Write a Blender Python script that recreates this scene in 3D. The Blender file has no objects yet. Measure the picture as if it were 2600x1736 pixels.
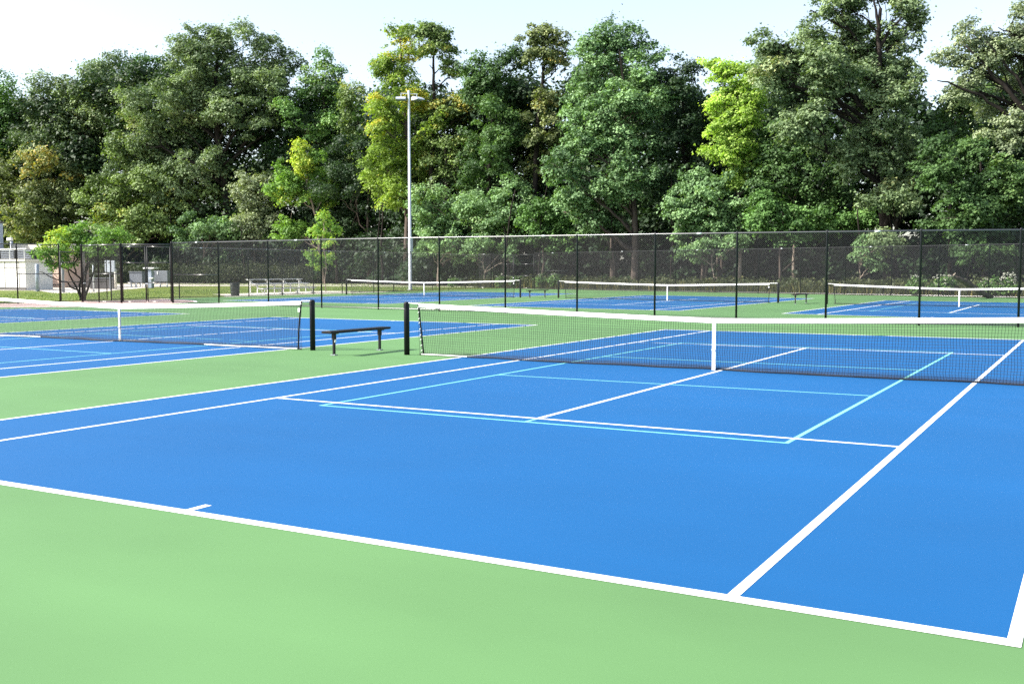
import bpy, math, random
import numpy as np
from mathutils import Matrix, Vector
random.seed(7); RNG = np.random.default_rng(7)
SC = bpy.context.scene
COL = SC.collection

# ---------------------------------------------------------------- camera
F, CX, CY, CZ, YAW, PIT, ROL = 2643.9435, 5.7582, -17.1515, 1.7464, -0.5154, -0.0685, -0.0008
cam_p = np.array([CX, CY, CZ])
FW = np.array([math.sin(YAW)*math.cos(PIT), math.cos(YAW)*math.cos(PIT), math.sin(PIT)])
_r0 = np.array([math.cos(YAW), -math.sin(YAW), 0.0]); _u0 = np.cross(_r0, FW)
RT = math.cos(ROL)*_r0 + math.sin(ROL)*_u0
UP = -math.sin(ROL)*_r0 + math.cos(ROL)*_u0
def ray(u, v): return FW*F + RT*(u-1300) - UP*(v-868)
def at(u, v, z=0.0):                    # survey of the photograph: a ground point
    d = ray(u, v); return cam_p + d*((z-CZ)/d[2])
def atd(x, y, D):                       # the same for a point D metres away (x, y on a 2349 wide print)
    d = ray(x*1.10685, y*1.10685); return cam_p + d*(D/F)
cd = bpy.data.cameras.new('camera'); cam = bpy.data.objects.new('camera', cd); COL.objects.link(cam)
cd.sensor_width = 36; cd.lens = F/2600*36; cd.clip_start = 0.1; cd.clip_end = 3000
cam.matrix_world = Matrix(((RT[0], UP[0], -FW[0], CX), (RT[1], UP[1], -FW[1], CY), (RT[2], UP[2], -FW[2], CZ), (0, 0, 0, 1)))
SC.camera = cam

# ---------------------------------------------------------------- light
SUN = Vector((-0.79, -0.61, 0.0)).normalized()*math.cos(math.radians(37.5)) + Vector((0, 0, math.sin(math.radians(37.5))))
sl = bpy.data.lights.new('sun', 'SUN'); sl.energy = 5.0; sl.angle = math.radians(0.5); sl.color = (1.0, 0.955, 0.88)
so = bpy.data.objects.new('sun', sl); COL.objects.link(so); so.rotation_euler = SUN.to_track_quat('Z', 'Y').to_euler(); so.location = (0, 0, 40)
w = bpy.data.worlds.new('World'); SC.world = w; w.use_nodes = True
nt = w.node_tree; bg = nt.nodes['Background']
sky = nt.nodes.new('ShaderNodeTexSky'); sky.sky_type = 'NISHITA'; sky.sun_disc = False
sky.sun_elevation = math.radians(37.5); sky.sun_rotation = math.atan2(SUN.x, SUN.y)
sky.dust_density = 1.5; sky.air_density = 1.0; sky.ozone_density = 0.6
hs = nt.nodes.new('ShaderNodeHueSaturation'); hs.inputs['Saturation'].default_value = 0.70   # hazy late summer air
nt.links.new(sky.outputs[0], hs.inputs['Color']); nt.links.new(hs.outputs[0], bg.inputs[0]); bg.inputs[1].default_value = 0.14
SC.view_settings.view_transform = 'Standard'; SC.view_settings.look = 'None'
SC.view_settings.exposure = 1.15; SC.view_settings.gamma = 1.0
SC.cycles.max_bounces = 6; SC.cycles.diffuse_bounces = 1; SC.cycles.glossy_bounces = 2
SC.cycles.transmission_bounces = 3; SC.cycles.transparent_max_bounces = 8
SC.cycles.use_denoising = False

# ---------------------------------------------------------------- materials
def mat(name, col, rough=0.6, spec=0.5, metal=0.0, var=0.0, scale=3.0, col2=None, detail=4.0, bump=0.0, bscale=None, stretch=None):
    m = bpy.data.materials.new(name); m.use_nodes = True; t = m.node_tree; b = t.nodes['Principled BSDF']
    b.inputs['Roughness'].default_value = rough; b.inputs['Metallic'].default_value = metal
    b.inputs['Specular IOR Level'].default_value = spec
    b.inputs['Base Color'].default_value = (*col, 1)
    tc = t.nodes.new('ShaderNodeTexCoord'); src = tc.outputs['Object']
    if stretch:
        mp = t.nodes.new('ShaderNodeMapping'); mp.inputs['Scale'].default_value = stretch
        t.links.new(src, mp.inputs[0]); src = mp.outputs[0]
    if var > 0 or col2:
        n = t.nodes.new('ShaderNodeTexNoise'); n.inputs['Scale'].default_value = scale; n.inputs['Detail'].default_value = detail
        t.links.new(src, n.inputs['Vector'])
        r = t.nodes.new('ShaderNodeValToRGB'); r.color_ramp.elements[0].position = 0.3; r.color_ramp.elements[1].position = 0.7
        c2 = col2 or tuple(min(1, c*(1+var)) for c in col); c1 = col if col2 else tuple(c*(1-var) for c in col)
        r.color_ramp.elements[0].color = (*c1, 1); r.color_ramp.elements[1].color = (*c2, 1)
        t.links.new(n.outputs['Fac'], r.inputs[0]); t.links.new(r.outputs[0], b.inputs['Base Color'])
    if bump > 0:
        n2 = t.nodes.new('ShaderNodeTexNoise'); n2.inputs['Scale'].default_value = bscale or scale*6; n2.inputs['Detail'].default_value = 5
        t.links.new(src, n2.inputs['Vector'])
        bp = t.nodes.new('ShaderNodeBump'); bp.inputs['Strength'].default_value = bump; bp.inputs['Distance'].default_value = 0.02
        t.links.new(n2.outputs['Fac'], bp.inputs['Height']); t.links.new(bp.outputs[0], b.inputs['Normal'])
    return m

def court_mat(name, col, var):
    """acrylic court paint: large soft blotches, squeegee streaks and fine sand grain"""
    m = bpy.data.materials.new(name); m.use_nodes = True; t = m.node_tree; b = t.nodes['Principled BSDF']
    b.inputs['Roughness'].default_value = 0.7; b.inputs['Specular IOR Level'].default_value = 0.22
    tc = t.nodes.new('ShaderNodeTexCoord')
    def noise(scale, det, st=(1, 1, 1)):
        mp = t.nodes.new('ShaderNodeMapping'); mp.inputs['Scale'].default_value = st
        n = t.nodes.new('ShaderNodeTexNoise'); n.inputs['Scale'].default_value = scale; n.inputs['Detail'].default_value = det
        t.links.new(tc.outputs['Object'], mp.inputs[0]); t.links.new(mp.outputs[0], n.inputs['Vector']); return n.outputs['Fac']
    def mth(op, a, bb):
        n = t.nodes.new('ShaderNodeMath'); n.operation = op
        for i, x in enumerate((a, bb)):
            if isinstance(x, float): n.inputs[i].default_value = x
            else: t.links.new(x, n.inputs[i])
        return n.outputs[0]
    big = noise(0.16, 3.0); st = noise(0.5, 3.0, (0.12, 1.0, 1)); mid = noise(1.3, 4.0, (.6, 1, 1)); gr = noise(90.0, 2.0)
    s = mth('ADD', mth('MULTIPLY', mth('SUBTRACT', big, 0.5), 1.0), mth('MULTIPLY', mth('SUBTRACT', st, 0.5), 0.6))
    s = mth('ADD', s, mth('MULTIPLY', mth('SUBTRACT', mid, 0.5), 0.35))
    s = mth('ADD', s, mth('MULTIPLY', mth('SUBTRACT', gr, 0.5), 0.08))
    s = mth('ADD', mth('MULTIPLY', s, var), 1.0)
    mx = t.nodes.new('ShaderNodeVectorMath'); mx.operation = 'SCALE'; mx.inputs[0].default_value = col
    t.links.new(s, mx.inputs['Scale']); t.links.new(mx.outputs[0], b.inputs['Base Color'])
    bp = t.nodes.new('ShaderNodeBump'); bp.inputs['Strength'].default_value = 0.12; bp.inputs['Distance'].default_value = 0.002
    t.links.new(gr, bp.inputs['Height']); t.links.new(bp.outputs[0], b.inputs['Normal'])
    return m

def leaf_mat(name, a, bcol, c=None, trans=0.20, rough=0.58, spec=0.28, lk=2.2):
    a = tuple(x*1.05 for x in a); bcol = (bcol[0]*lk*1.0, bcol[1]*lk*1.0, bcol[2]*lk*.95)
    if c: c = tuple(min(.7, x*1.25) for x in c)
    m = bpy.data.materials.new(name); m.use_nodes = True; t = m.node_tree; b = t.nodes['Principled BSDF']
    at_ = t.nodes.new('ShaderNodeAttribute'); at_.attribute_name = 'tint'
    r = t.nodes.new('ShaderNodeValToRGB'); r.color_ramp.elements[0].color = (*a, 1); r.color_ramp.elements[1].color = (*bcol, 1)
    if c:
        r.color_ramp.elements[1].position = 0.75
        e = r.color_ramp.elements.new(0.97); e.color = (*c, 1)
    t.links.new(at_.outputs['Fac'], r.inputs[0]); t.links.new(r.outputs[0], b.inputs['Base Color'])
    b.inputs['Roughness'].default_value = rough; b.inputs['Specular IOR Level'].default_value = spec
    tr = t.nodes.new('ShaderNodeBsdfTranslucent')
    sc = t.nodes.new('ShaderNodeVectorMath'); sc.operation = 'MULTIPLY'; sc.inputs[1].default_value = (1.5, 1.7, 0.6)
    t.links.new(r.outputs[0], sc.inputs[0]); t.links.new(sc.outputs[0], tr.inputs[0])
    mx = t.nodes.new('ShaderNodeMixShader'); mx.inputs[0].default_value = trans
    t.links.new(b.outputs[0], mx.inputs[1]); t.links.new(tr.outputs[0], mx.inputs[2])
    t.links.new(mx.outputs[0], t.nodes['Material Output'].inputs['Surface'])
    return m

M = {
 'green': court_mat('green_court_paint', (0.101, 0.212, 0.079), 0.45),
 'blue': court_mat('blue_court_paint', (0.0045, 0.087, 0.250), 0.28),
 'white_line': mat('white_line_paint', (0.78, 0.79, 0.79), 0.6, 0.3, var=0.03, scale=2),
 'cyan_line': mat('pale_blue_line_paint', (0.19, 0.56, 0.50), 0.6, 0.3, var=0.05, scale=2),
 'pink': mat('pink_concrete', (0.50, 0.37, 0.34), 0.85, 0.2, var=0.1, scale=0.8),
 'concrete': mat('concrete', (0.60, 0.55, 0.48), 0.85, 0.2, var=0.08, scale=0.6),
 'lawn': mat('mown_lawn', (0.105, 0.150, 0.030), 0.9, 0.1, col2=(0.19, 0.235, 0.055), scale=0.35, detail=9, bump=0.8, bscale=3.0),
 'floor': mat('forest_floor', (0.035, 0.032, 0.018), 0.95, 0.1, col2=(0.075, 0.065, 0.03), scale=0.8, detail=8),
 'dirt': mat('pale_gravel', (0.30, 0.25, 0.19), 0.95, 0.1, var=0.2, scale=1.0, detail=8),
 'black_metal': mat('black_painted_metal', (0.006, 0.006, 0.008), 0.5, 0.25, var=0.25, scale=6),
 'fence_post': mat('black_vinyl_post', (0.008, 0.009, 0.012), 0.45, 0.3),
 'black_vinyl': mat('black_vinyl_wire', (0.012, 0.013, 0.018), 0.35, 0.6),
 'fence_rail': mat('black_vinyl_rail', (0.018, 0.019, 0.024), 0.24, 1.0),
 'net_thread': mat('black_net_thread', (0.010, 0.010, 0.012), 0.7, 0.3),
 'tape': mat('white_canvas_tape', (0.84, 0.84, 0.82), 0.7, 0.2, var=0.03, scale=8),
 'bench': mat('black_bench_coating', (0.006, 0.006, 0.009), 0.5, 0.25, var=0.2, scale=12),
 'galv': mat('galvanised_steel', (0.60, 0.63, 0.67), 0.42, 0.5, metal=0.35, var=0.06, scale=3),
 'lamp_paint': mat('grey_lamp_paint', (0.42, 0.46, 0.52), 0.5, 0.5, var=0.05, scale=3),
 'lamp_glass': mat('lamp_glass', (0.10, 0.11, 0.12), 0.2, 0.6),
 'alu': mat('aluminium_plank', (0.74, 0.74, 0.73), 0.5, 0.5, metal=0.1, var=0.08, scale=4),
 'white_paint': mat('white_paint', (0.80, 0.80, 0.79), 0.55, 0.4, var=0.04, scale=2),
 'bin': mat('dark_bin_plastic', (0.020, 0.026, 0.030), 0.5, 0.4, var=0.3, scale=8),
 'stucco': mat('white_stucco', (0.80, 0.78, 0.74), 0.85, 0.2, var=0.05, scale=1.5, bump=0.2),
 'trim': mat('dark_trim', (0.10, 0.095, 0.09), 0.7, 0.3, var=0.15, scale=2),
 'tan': mat('tan_stucco', (0.50, 0.37, 0.30), 0.85, 0.2, var=0.06, scale=1.0, bump=0.2),
 'cream': mat('cream_fascia', (0.78, 0.73, 0.64), 0.7, 0.2, var=0.04, scale=1.0),
 'bluegrey': mat('blue_grey_metal', (0.33, 0.38, 0.46), 0.5, 0.5, var=0.06, scale=2),
 'greybox': mat('grey_paint_and_shade', (0.20, 0.215, 0.24), 0.5, 0.4, var=0.08, scale=3),  # grey paint; on the cabinets it also stands for tree shade
 'darkwall': mat('dark_grey_wall', (0.115, 0.11, 0.11), 0.8, 0.2, var=0.2, scale=1.5),
 'louver': mat('black_louvre', (0.03, 0.033, 0.036), 0.5, 0.4, var=0.3, scale=5),
 'bark': mat('grey_bark', (0.060, 0.046, 0.038), 0.9, 0.15, col2=(0.125, 0.10, 0.085), scale=4, detail=6, bump=0.8, bscale=8, stretch=(1, 1, 0.25)),
 'bark_dark': mat('dark_bark', (0.012, 0.010, 0.009), 0.9, 0.1, col2=(0.034, 0.028, 0.024), scale=4, detail=6, bump=0.8, bscale=8, stretch=(1, 1, 0.25)),
 'bark_pale': mat('pale_bark', (0.24, 0.19, 0.15), 0.9, 0.15, col2=(0.36, 0.30, 0.25), scale=4, detail=6, stretch=(1, 1, 0.25)),
 'flower': mat('white_petals', (0.55, 0.56, 0.46), 0.8, 0.1),
 'L_oak': leaf_mat('oak_leaves', (0.042, 0.078, 0.030), (0.112, 0.150, 0.078), (0.21, 0.22, 0.09)),
 'L_olive': leaf_mat('olive_leaves', (0.046, 0.082, 0.022), (0.115, 0.160, 0.055), (0.29, 0.25, 0.04)),
 'L_tan': leaf_mat('turning_leaves', (0.050, 0.078, 0.028), (0.122, 0.142, 0.062), (0.36, 0.25, 0.04)),
 'L_green': leaf_mat('green_leaves', (0.030, 0.075, 0.020), (0.080, 0.150, 0.045), (0.14, 0.21, 0.05)),
 'L_maple': leaf_mat('maple_leaves', (0.034, 0.080, 0.028), (0.115, 0.185, 0.085), (0.22, 0.29, 0.13)),
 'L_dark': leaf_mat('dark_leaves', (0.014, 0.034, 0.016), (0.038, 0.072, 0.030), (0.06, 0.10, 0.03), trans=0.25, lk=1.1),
 'L_shade': leaf_mat('shade_darkened_leaves', (0.020, 0.048, 0.018), (0.062, 0.115, 0.038), (0.12, 0.18, 0.05), trans=0.22, lk=1.7),  # green darkened to paint the shade of the lower wood into the leaves
 'L_wood': leaf_mat('shaded_wood_leaves', (0.012, 0.030, 0.014), (0.040, 0.078, 0.030), (0.08, 0.12, 0.04), trans=0.2, lk=0.95),  # near-black leaf colour stands in for shade deep in the wood
 'L_debris': leaf_mat('dry_scraps', (0.10, 0.08, 0.04), (0.28, 0.24, 0.15), (0.45, 0.42, 0.34), lk=1.0),
 'L_gold': leaf_mat('yellow_green_leaves', (0.055, 0.105, 0.022), (0.175, 0.245, 0.048), (0.44, 0.36, 0.05), trans=0.32, lk=1.7),
 'L_lime': leaf_mat('lime_leaves', (0.09, 0.17, 0.03), (0.30, 0.40, 0.095), (0.46, 0.50, 0.10), trans=0.38, lk=1.65),
 'L_fresh': leaf_mat('fresh_leaves', (0.048, 0.115, 0.025), (0.145, 0.245, 0.058), (0.38, 0.42, 0.07), trans=0.32, lk=1.6),
 'L_grey': leaf_mat('grey_leaves', (0.062, 0.090, 0.046), (0.152, 0.180, 0.108), (0.25, 0.24, 0.14)),
 'L_weed': leaf_mat('weed_leaves', (0.035, 0.055, 0.020), (0.100, 0.115, 0.045), (0.30, 0.25, 0.08), lk=.85),
}

M['fence_rail'].node_tree.nodes['Principled BSDF'].inputs['IOR'].default_value = 1.55
# ---------------------------------------------------------------- mesh builder
class MB:
    def __init__(s): s.v = []; s.f = []
    def quad(s, *p):
        n = len(s.v); s.v += [tuple(map(float, q)) for q in p]; s.f.append(tuple(range(n, n+len(p)))); return s
    def box(s, c, d, rz=0.0, bev=0.0):
        cx, cy, cz = c; a, b, h = d[0]/2, d[1]/2, d[2]/2; n = len(s.v); co, si = math.cos(rz), math.sin(rz)
        if bev:
            ring = []
            for (zz, k) in ((-h, bev), (-h+bev, 0), (h-bev, 0), (h, bev)):
                A, B = a-k, b-k; q = bev
                for x, y in ((-A, -B+q), (-A+q, -B), (A-q, -B), (A, -B+q), (A, B-q), (A-q, B), (-A+q, B), (-A, B-q)):
                    ring.append((cx+x*co-y*si, cy+x*si+y*co, cz+zz))
            s.v += ring
            for r in range(3):
                for i in range(8): s.f.append((n+r*8+i, n+r*8+(i+1) % 8, n+r*8+8+(i+1) % 8, n+r*8+8+i))
            s.f.append(tuple(n+7-i for i in range(8))); s.f.append(tuple(n+24+i for i in range(8))); return s
        for z in (-h, h):
            for x, y in ((-a, -b), (a, -b), (a, b), (-a, b)): s.v.append((cx+x*co-y*si, cy+x*si+y*co, cz+z))
        s.f += [(n+3, n+2, n+1, n), (n+4, n+5, n+6, n+7)] + [(n+i, n+(i+1) % 4, n+4+(i+1) % 4, n+4+i) for i in range(4)]
        return s
    def tube(s, pts, r, n=8, cap=True):
        pts = [np.array(p, float) for p in pts]; k = len(pts); rr = r if isinstance(r, (list, tuple)) else [r]*k; b0 = len(s.v)
        ref = None
        for i, p in enumerate(pts):
            d = pts[min(i+1, k-1)] - pts[max(i-1, 0)]; L = np.linalg.norm(d); d = d/L if L > 0 else np.array([0, 0, 1.])
            if ref is None: ref = np.array([1., 0, 0]) if abs(d[0]) < 0.8 else np.array([0, 1., 0])
            a = np.cross(d, ref); a /= max(np.linalg.norm(a), 1e-9); b = np.cross(d, a); ref = np.cross(a, d)
            for j in range(n):
                t = 2*math.pi*j/n; q = p + rr[i]*(math.cos(t)*a+math.sin(t)*b); s.v.append((float(q[0]), float(q[1]), float(q[2])))
        for i in range(k-1):
            for j in range(n): s.f.append((b0+i*n+j, b0+i*n+(j+1) % n, b0+(i+1)*n+(j+1) % n, b0+(i+1)*n+j))
        if cap:
            s.f.append(tuple(b0+n-1-j for j in range(n))); s.f.append(tuple(b0+(k-1)*n+j for j in range(n)))
        return s
    def lathe(s, c, prof, n=20):
        return s.tube([(c[0], c[1], c[2]+z) for z, _ in prof], [r for _, r in prof], n)
    def build(s, name, m, parent=None, origin=(0, 0, 0), smooth=False, slots=None, mi=None):
        me = bpy.data.meshes.new(name); ox, oy, oz = origin
        me.from_pydata([(x-ox, y-oy, z-oz) for x, y, z in s.v], [], s.f)
        me.materials.append(M[m]); me.update()
        if smooth: me.polygons.foreach_set('use_smooth', [True]*len(me.polygons))
        o = bpy.data.objects.new(name, me); COL.objects.link(o)
        if parent: o.parent = parent
        return o

def tag(o, label=None, cat=None, group=None, kind=None):
    if label: o['label'] = label
    if cat: o['category'] = cat
    if group: o['group'] = group
    if kind: o['kind'] = kind
    return o
def thing(name, label, cat, loc=(0, 0, 0), rz=0.0, group=None):
    o = bpy.data.objects.new(name, None); COL.objects.link(o); o.location = tuple(map(float, loc)); o.rotation_euler = (0, 0, rz)
    o.empty_display_size = 0.2
    return tag(o, label, cat, group)
def copy_tree(o, parent=None):
    c = o.copy(); COL.objects.link(c)
    if parent: c.parent = parent
    for ch in list(o.children): copy_tree(ch, c)
    return c
def sheet(name, poly, z, m, parent=None, kind='structure', label=None):
    b = MB(); b.quad(*[(p[0], p[1], z) for p in poly]); o = b.build(name, m, parent)
    if not parent: tag(o, label, None, None, kind)
    return o

# ---------------------------------------------------------------- ground
sheet('ground', [(-500, -200), (400, -200), (400, 600), (-500, 600)], -0.06, 'floor')
BX = lambda x: 55.2-0.345*x                                  # line of the back fence
lawn_poly = [(-45.3, -60), (-45.3, BX(-47)), (-60, 92), (-150, 140), (-260, 140), (-260, -60)]
sheet('lawn', lawn_poly, -0.012, 'lawn')
sheet('court_pavement', [(-45.2, -45), (45, -45), (45, BX(45)), (-45.2, BX(-45.2))], 0.0, 'green')
sheet('gravel_strip', [(-46, BX(-46)+0.1), (46, BX(46)+0.1), (46, BX(46)+1.6), (-46, BX(-46)+2.4)], -0.03, 'dirt')
# distant concrete path, beyond the lawn and behind the back fence
pu = [(230, 721, 731.5), (330, 719.5, 729.5), (455, 718.3, 726.4), (700, 718.3, 726), (900, 720, 727.2), (1000, 721.5, 728), (1170, 725, 729), (1330, 728.5, 731.5)]
sheet('footpath', [at(u, b) for u, a, b in pu] + [at(u, a) for u, a, b in reversed(pu)], -0.004, 'concrete')
sheet('service_yard', [at(0, 737), at(95, 737.5), at(140, 744), at(235, 744), at(300, 735.5), at(345, 733), at(400, 727), at(230, 722), at(0, 728)], -0.008, 'concrete')
sheet('bleacher_pad', [(-46.0, 34.5), (-45.35, 34.5), (-45.35, 53.5), (-53.0, 53.5), (-52.0, 39.5), (-46.9, 36.0)], -0.004, 'concrete')
# pink plaza inside the gates with its painted white edge
bd = [(-45.15, 5.0), (-43.0, 10.5), (-40.32, 14.26), (-38.63, 15.3), (-37.4, 16.6), (-36.9, 18.6), (-37.0, 21.5), (-37.6, 23.6), (-38.6, 25.0), (-40.5, 26.6), (-42.5, 27.7), (-45.15, 28.4)]
sheet('gate_plaza', [(x, y) for x, y in bd], 0.004, 'pink')
eb = MB()
for i in range(len(bd)-1):
    a = np.array(bd[i]); b = np.array(bd[i+1]); d = (b-a)/np.linalg.norm(b-a); nrm = np.array([d[1], -d[0]])*0.16
    eb.quad((*a, .008), (*(a+nrm), .008), (*(b+nrm), .008), (*b, .008))
tag(eb.build('plaza_edge_line', 'white_line'), kind='structure')

# ---------------------------------------------------------------- courts
def homography(src, dst):
    A = []; B = []
    for (x, y), (u, v) in zip(src, dst):
        A.append([x, y, 1, 0, 0, 0, -u*x, -u*y]); B.append(u); A.append([0, 0, 0, x, y, 1, -v*x, -v*y]); B.append(v)
    h = np.linalg.solve(np.array(A, float), np.array(B, float)); H = np.append(h, 1).reshape(3, 3)
    def f(x, y):
        q = H @ np.array([x, y, 1.0]); return (q[0]/q[2], q[1]/q[2])
    return f
DW, SW, HL, SV = 5.485, 4.115, 11.885, 6.40
def court(corners, lw=0.066, bw=0.105):
    """corners: near-left, near-right, far-right, far-left on the ground"""
    f = homography([(-DW, -HL), (DW, -HL), (DW, HL), (-DW, HL)], corners)
    def rect(b, x0, y0, x1, y1, z): b.quad(*[(*f(x, y), z) for x, y in ((x0, y0), (x1, y0), (x1, y1), (x0, y1))])
    b = MB(); e = .02; rect(b, -DW+e, -HL+e, DW-e, HL-e, .0015); o = b.build('blue_court', 'blue'); tag(o, kind='structure')
    c = MB(); P, PL, K = 3.048, 6.706, 2.134; z = .0022; l = 0.05
    for s in (-1, 1):
        rect(c, s*P-l*(s > 0), -PL, s*P+l*(s < 0), PL, z)
        y0 = s*PL; rect(c, -P+l, min(y0, y0-s*l), P-l, max(y0, y0-s*l), z+.0002)
        rect(c, -P+l, s*K-l/2, P-l, s*K+l/2, z+.0002)
        a, bb = sorted((s*SV, s*(PL-l))); rect(c, -l/2, a, l/2, bb, z+.0003)
    tag(c.build('pickleball_lines', 'cyan_line'), kind='structure')
    wl = MB(); z = .0032
    for s in (-1, 1):
        rect(wl, s*DW-lw*(s > 0), -HL+bw, s*DW+lw*(s < 0), HL-bw, z)
        rect(wl, s*SW-lw*(s > 0), -HL+bw, s*SW+lw*(s < 0), HL-bw, z)
        y = s*HL; rect(wl, -DW, min(y, y-s*bw), DW, max(y, y-s*bw), z)
        y = s*SV; rect(wl, -SW+lw, min(y, y-s*lw), SW-lw, max(y, y-s*lw), z)
        a, bb = sorted((s*(HL-bw), s*(HL-bw-0.19))); rect(wl, -lw/2, a, lw/2, bb, z)
    rect(wl, -lw/2, -SV+lw, lw/2, SV-lw, z)
    tag(wl.build('tennis_lines', 'white_line'), kind='structure')
court([(-DW, -HL), (DW, -HL), (DW, HL), (-DW, HL)])
court([(-21.0, -11.9), (-9.92, -12.0), (-9.95, 12.3), (-21.45, 12.65)])
court([(-37.0, -11.3), (-25.9, -11.5), (-26.5, 13.24), (-37.85, 13.6)])
court([(-39.1, 27.5), (-26.9, 27.2), (-28.6, 53.6), (-40.9, 55.2)], .085, .12)
court([(-21.8, 27.0), (-10.15, 25.6), (-9.75, 48.3), (-22.3, 51.4)], .085, .12)
court([(-5.52, 24.8), (6.2, 22.6), (6.0, 44.0), (-5.2, 45.95)], .085, .12)

# ---------------------------------------------------------------- nets
def net(L, R, ctr, hL, hR, hc, label, gap=0.30, fine=True, band=0.078, strips=()):
    L = np.array(L, float); R = np.array(R, float); ax = R-L; W = np.linalg.norm(ax); ax /= W; nx = np.array([-ax[1], ax[0]])
    c = ctr; tc = (np.array(c)-L) @ ax
    t0 = thing('tennis_net', label, 'net', (c[0], c[1], 0), 0, 'nets across the courts'); O = (c[0], c[1], 0)
    def P(t, z, off=0.0): q = L+ax*t+nx*off; return (q[0], q[1], z)
    def top(t):
        if t < tc: k = 1-t/tc; h = hL
        else: k = (t-tc)/(W-tc); h = hR
        return hc+(h-0.02-hc)*(0.78*k+0.22*k*k)
    for t, h in ((0, hL), (W, hR)):
        p = MB(); p.lathe(P(t, 0), [(0, .058), (h-.03, .058), (h-.008, .052), (h, .030)], 20); po = p.build('post', 'black_metal', t0, O, True)
        s = 1 if t == 0 else -1
        q = MB(); q.box(P(t, h-.075, 0), (.05, .135, .07), math.atan2(ax[1], ax[0])); q.build('winch', 'black_metal', po, O)
    n0, n1 = gap, W-gap
    # headband: folded canvas over the cable
    N = 60; hb = MB(); ts = np.linspace(n0, n1, N)
    for i in range(N):
        z = top(ts[i])
        for off, dz in ((-.007, -band), (-.010, -.012), (0, .003), (.010, -.012), (.007, -band)): hb.v.append(P(ts[i], z+dz, off))
    for i in range(N-1):
        for j in range(4): hb.f.append((i*5+j, (i+1)*5+j, (i+1)*5+j+1, i*5+j+1))
    hb.build('headband', 'tape', t0, O, True)
    for a, b, ha in ((0.0, n0, hL), (n1, W, hR)):
        cb = MB(); cb.tube([P(a, top(a)+.002), P(b, top(b)-.006)], .011 if fine else .016, 6); cb.build('cable', 'tape', t0, O)
    # netting
    sp = 0.0455 if fine else 0.06; r = 0.0031 if fine else 0.0024; m_ = MB(); nv = int((n1-n0)/sp); seg = 8 if fine else 2; rng = random.Random(int(abs(c[0]*10))+3)
    def bulge(t, k):    # k 0 at the bottom, 1 at the top
        return (1-k)**2*(0.05*math.sin(t*1.3+c[0])+0.03*math.sin(t*3.1)) + 0.03*math.sin(t*0.9)*(1-k)*k*4
    def ribbon(pts, rr):
        b0 = len(m_.v)
        for p in pts:
            x, y, z = p
            m_.v += [(x, y, z+rr) if 0 else (x+ax[0]*rr, y+ax[1]*rr, z), (x-ax[0]*rr*.5+nx[0]*rr*.87, y-ax[1]*rr*.5+nx[1]*rr*.87, z), (x-ax[0]*rr*.5-nx[0]*rr*.87, y-ax[1]*rr*.5-nx[1]*rr*.87, z)]
        for i in range(len(pts)-1):
            for j in range(3): m_.f.append((b0+i*3+j, b0+i*3+(j+1) % 3, b0+i*3+3+(j+1) % 3, b0+i*3+3+j))
    def ribbonh(pts, rr):
        b0 = len(m_.v)
        for p in pts:
            x, y, z = p; m_.v += [(x, y, z+rr), (x+nx[0]*rr*.87, y+nx[1]*rr*.87, z-rr*.5), (x-nx[0]*rr*.87, y-nx[1]*rr*.87, z-rr*.5)]
        for i in range(len(pts)-1):
            for j in range(3): m_.f.append((b0+i*3+j, b0+i*3+(j+1) % 3, b0+i*3+3+(j+1) % 3, b0+i*3+3+j))
    for i in range(nv+1):
        t = n0+(n1-n0)*i/nv; zt = top(t)-band*.6; ph = rng.uniform(-.006, .006); pts = []
        for k in range(seg+1):
            q = k/seg; z = .012+(zt-.012)*q; jit = (0.011*math.sin(q*9+t*2.1)+0.006*math.sin(q*23+t*5)+ph)*(1-q*.7) if fine else 0
            pts.append(P(t+jit, z, bulge(t, q)))
        ribbon(pts, r)
    rows = 20 if fine else 15
    hs = [k/rows for k in range(rows)] + [0.008, 0.016, 0.026, 0.038, 0.07]
    for q in hs:
        pts = []
        K = 90 if fine else 16
        for j in range(K+1):
            t = n0+(n1-n0)*j/K; zt = top(t)-band*.6; pts.append(P(t, .012+(zt-.012)*q+(0.004*math.sin(t*4+q*40) if fine else 0), bulge(t, q)))
        ribbonh(pts, r if q not in (0.0,) else r*1.6)
    m_.build('netting', 'net_thread', t0, O)
    bt = MB(); K = 60; bt.tube([P(n0+(n1-n0)*j/K, .016+.006*math.sin(j*.9), bulge(n0+(n1-n0)*j/K, 0)-.012) for j in range(K+1)], .011 if fine else .014, 5)
    bt.build('bottom_cord', 'net_thread', t0, O)
    if fine:    # white tape showing along the outer ends of the bottom edge
        for a, b in strips:
            wb = MB(); wb.tube([P(a+(b-a)*j/8, .026, bulge(a+(b-a)*j/8, 0)-.03) for j in range(9)], .010, 5); wb.build('bottom_tape', 'tape', t0, O)
    # black side sleeve with white lacing
    for t, s in ((n0, 1), (n1, -1)):
        e = MB(); h = top(t); e.tube([P(t+s*(0.10*(1-k/10)), .02+(h-.03)*k/10, bulge(t, k/10)) for k in range(11)], .019 if fine else .017, 7); eo = e.build('side_sleeve', 'net_thread', t0, O, True)
        l = MB()
        for k in range(9 if fine else 4):
            q = (k+.6+rng.uniform(-.15, .15))/(9.2 if fine else 4.2)
            if fine: l.tube([P(t+s*(.10*(1-q))-.016, .03+(h-.05)*q, -.02), P(t+s*(.10*(1-q))+.018, .03+(h-.05)*q+.018, -.022)], .0065, 4)
        if fine: l.build('lacing', 'tape', eo, O)
    tg = MB(); s = n1-.03; tg.box(P(n1-.05, top(n1)-.20, -.03), (.055, .008, .085), math.atan2(ax[1], ax[0])); tg.build('tag', 'tape', t0, O)
    st = MB(); d = .03; z = top(tc)
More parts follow.
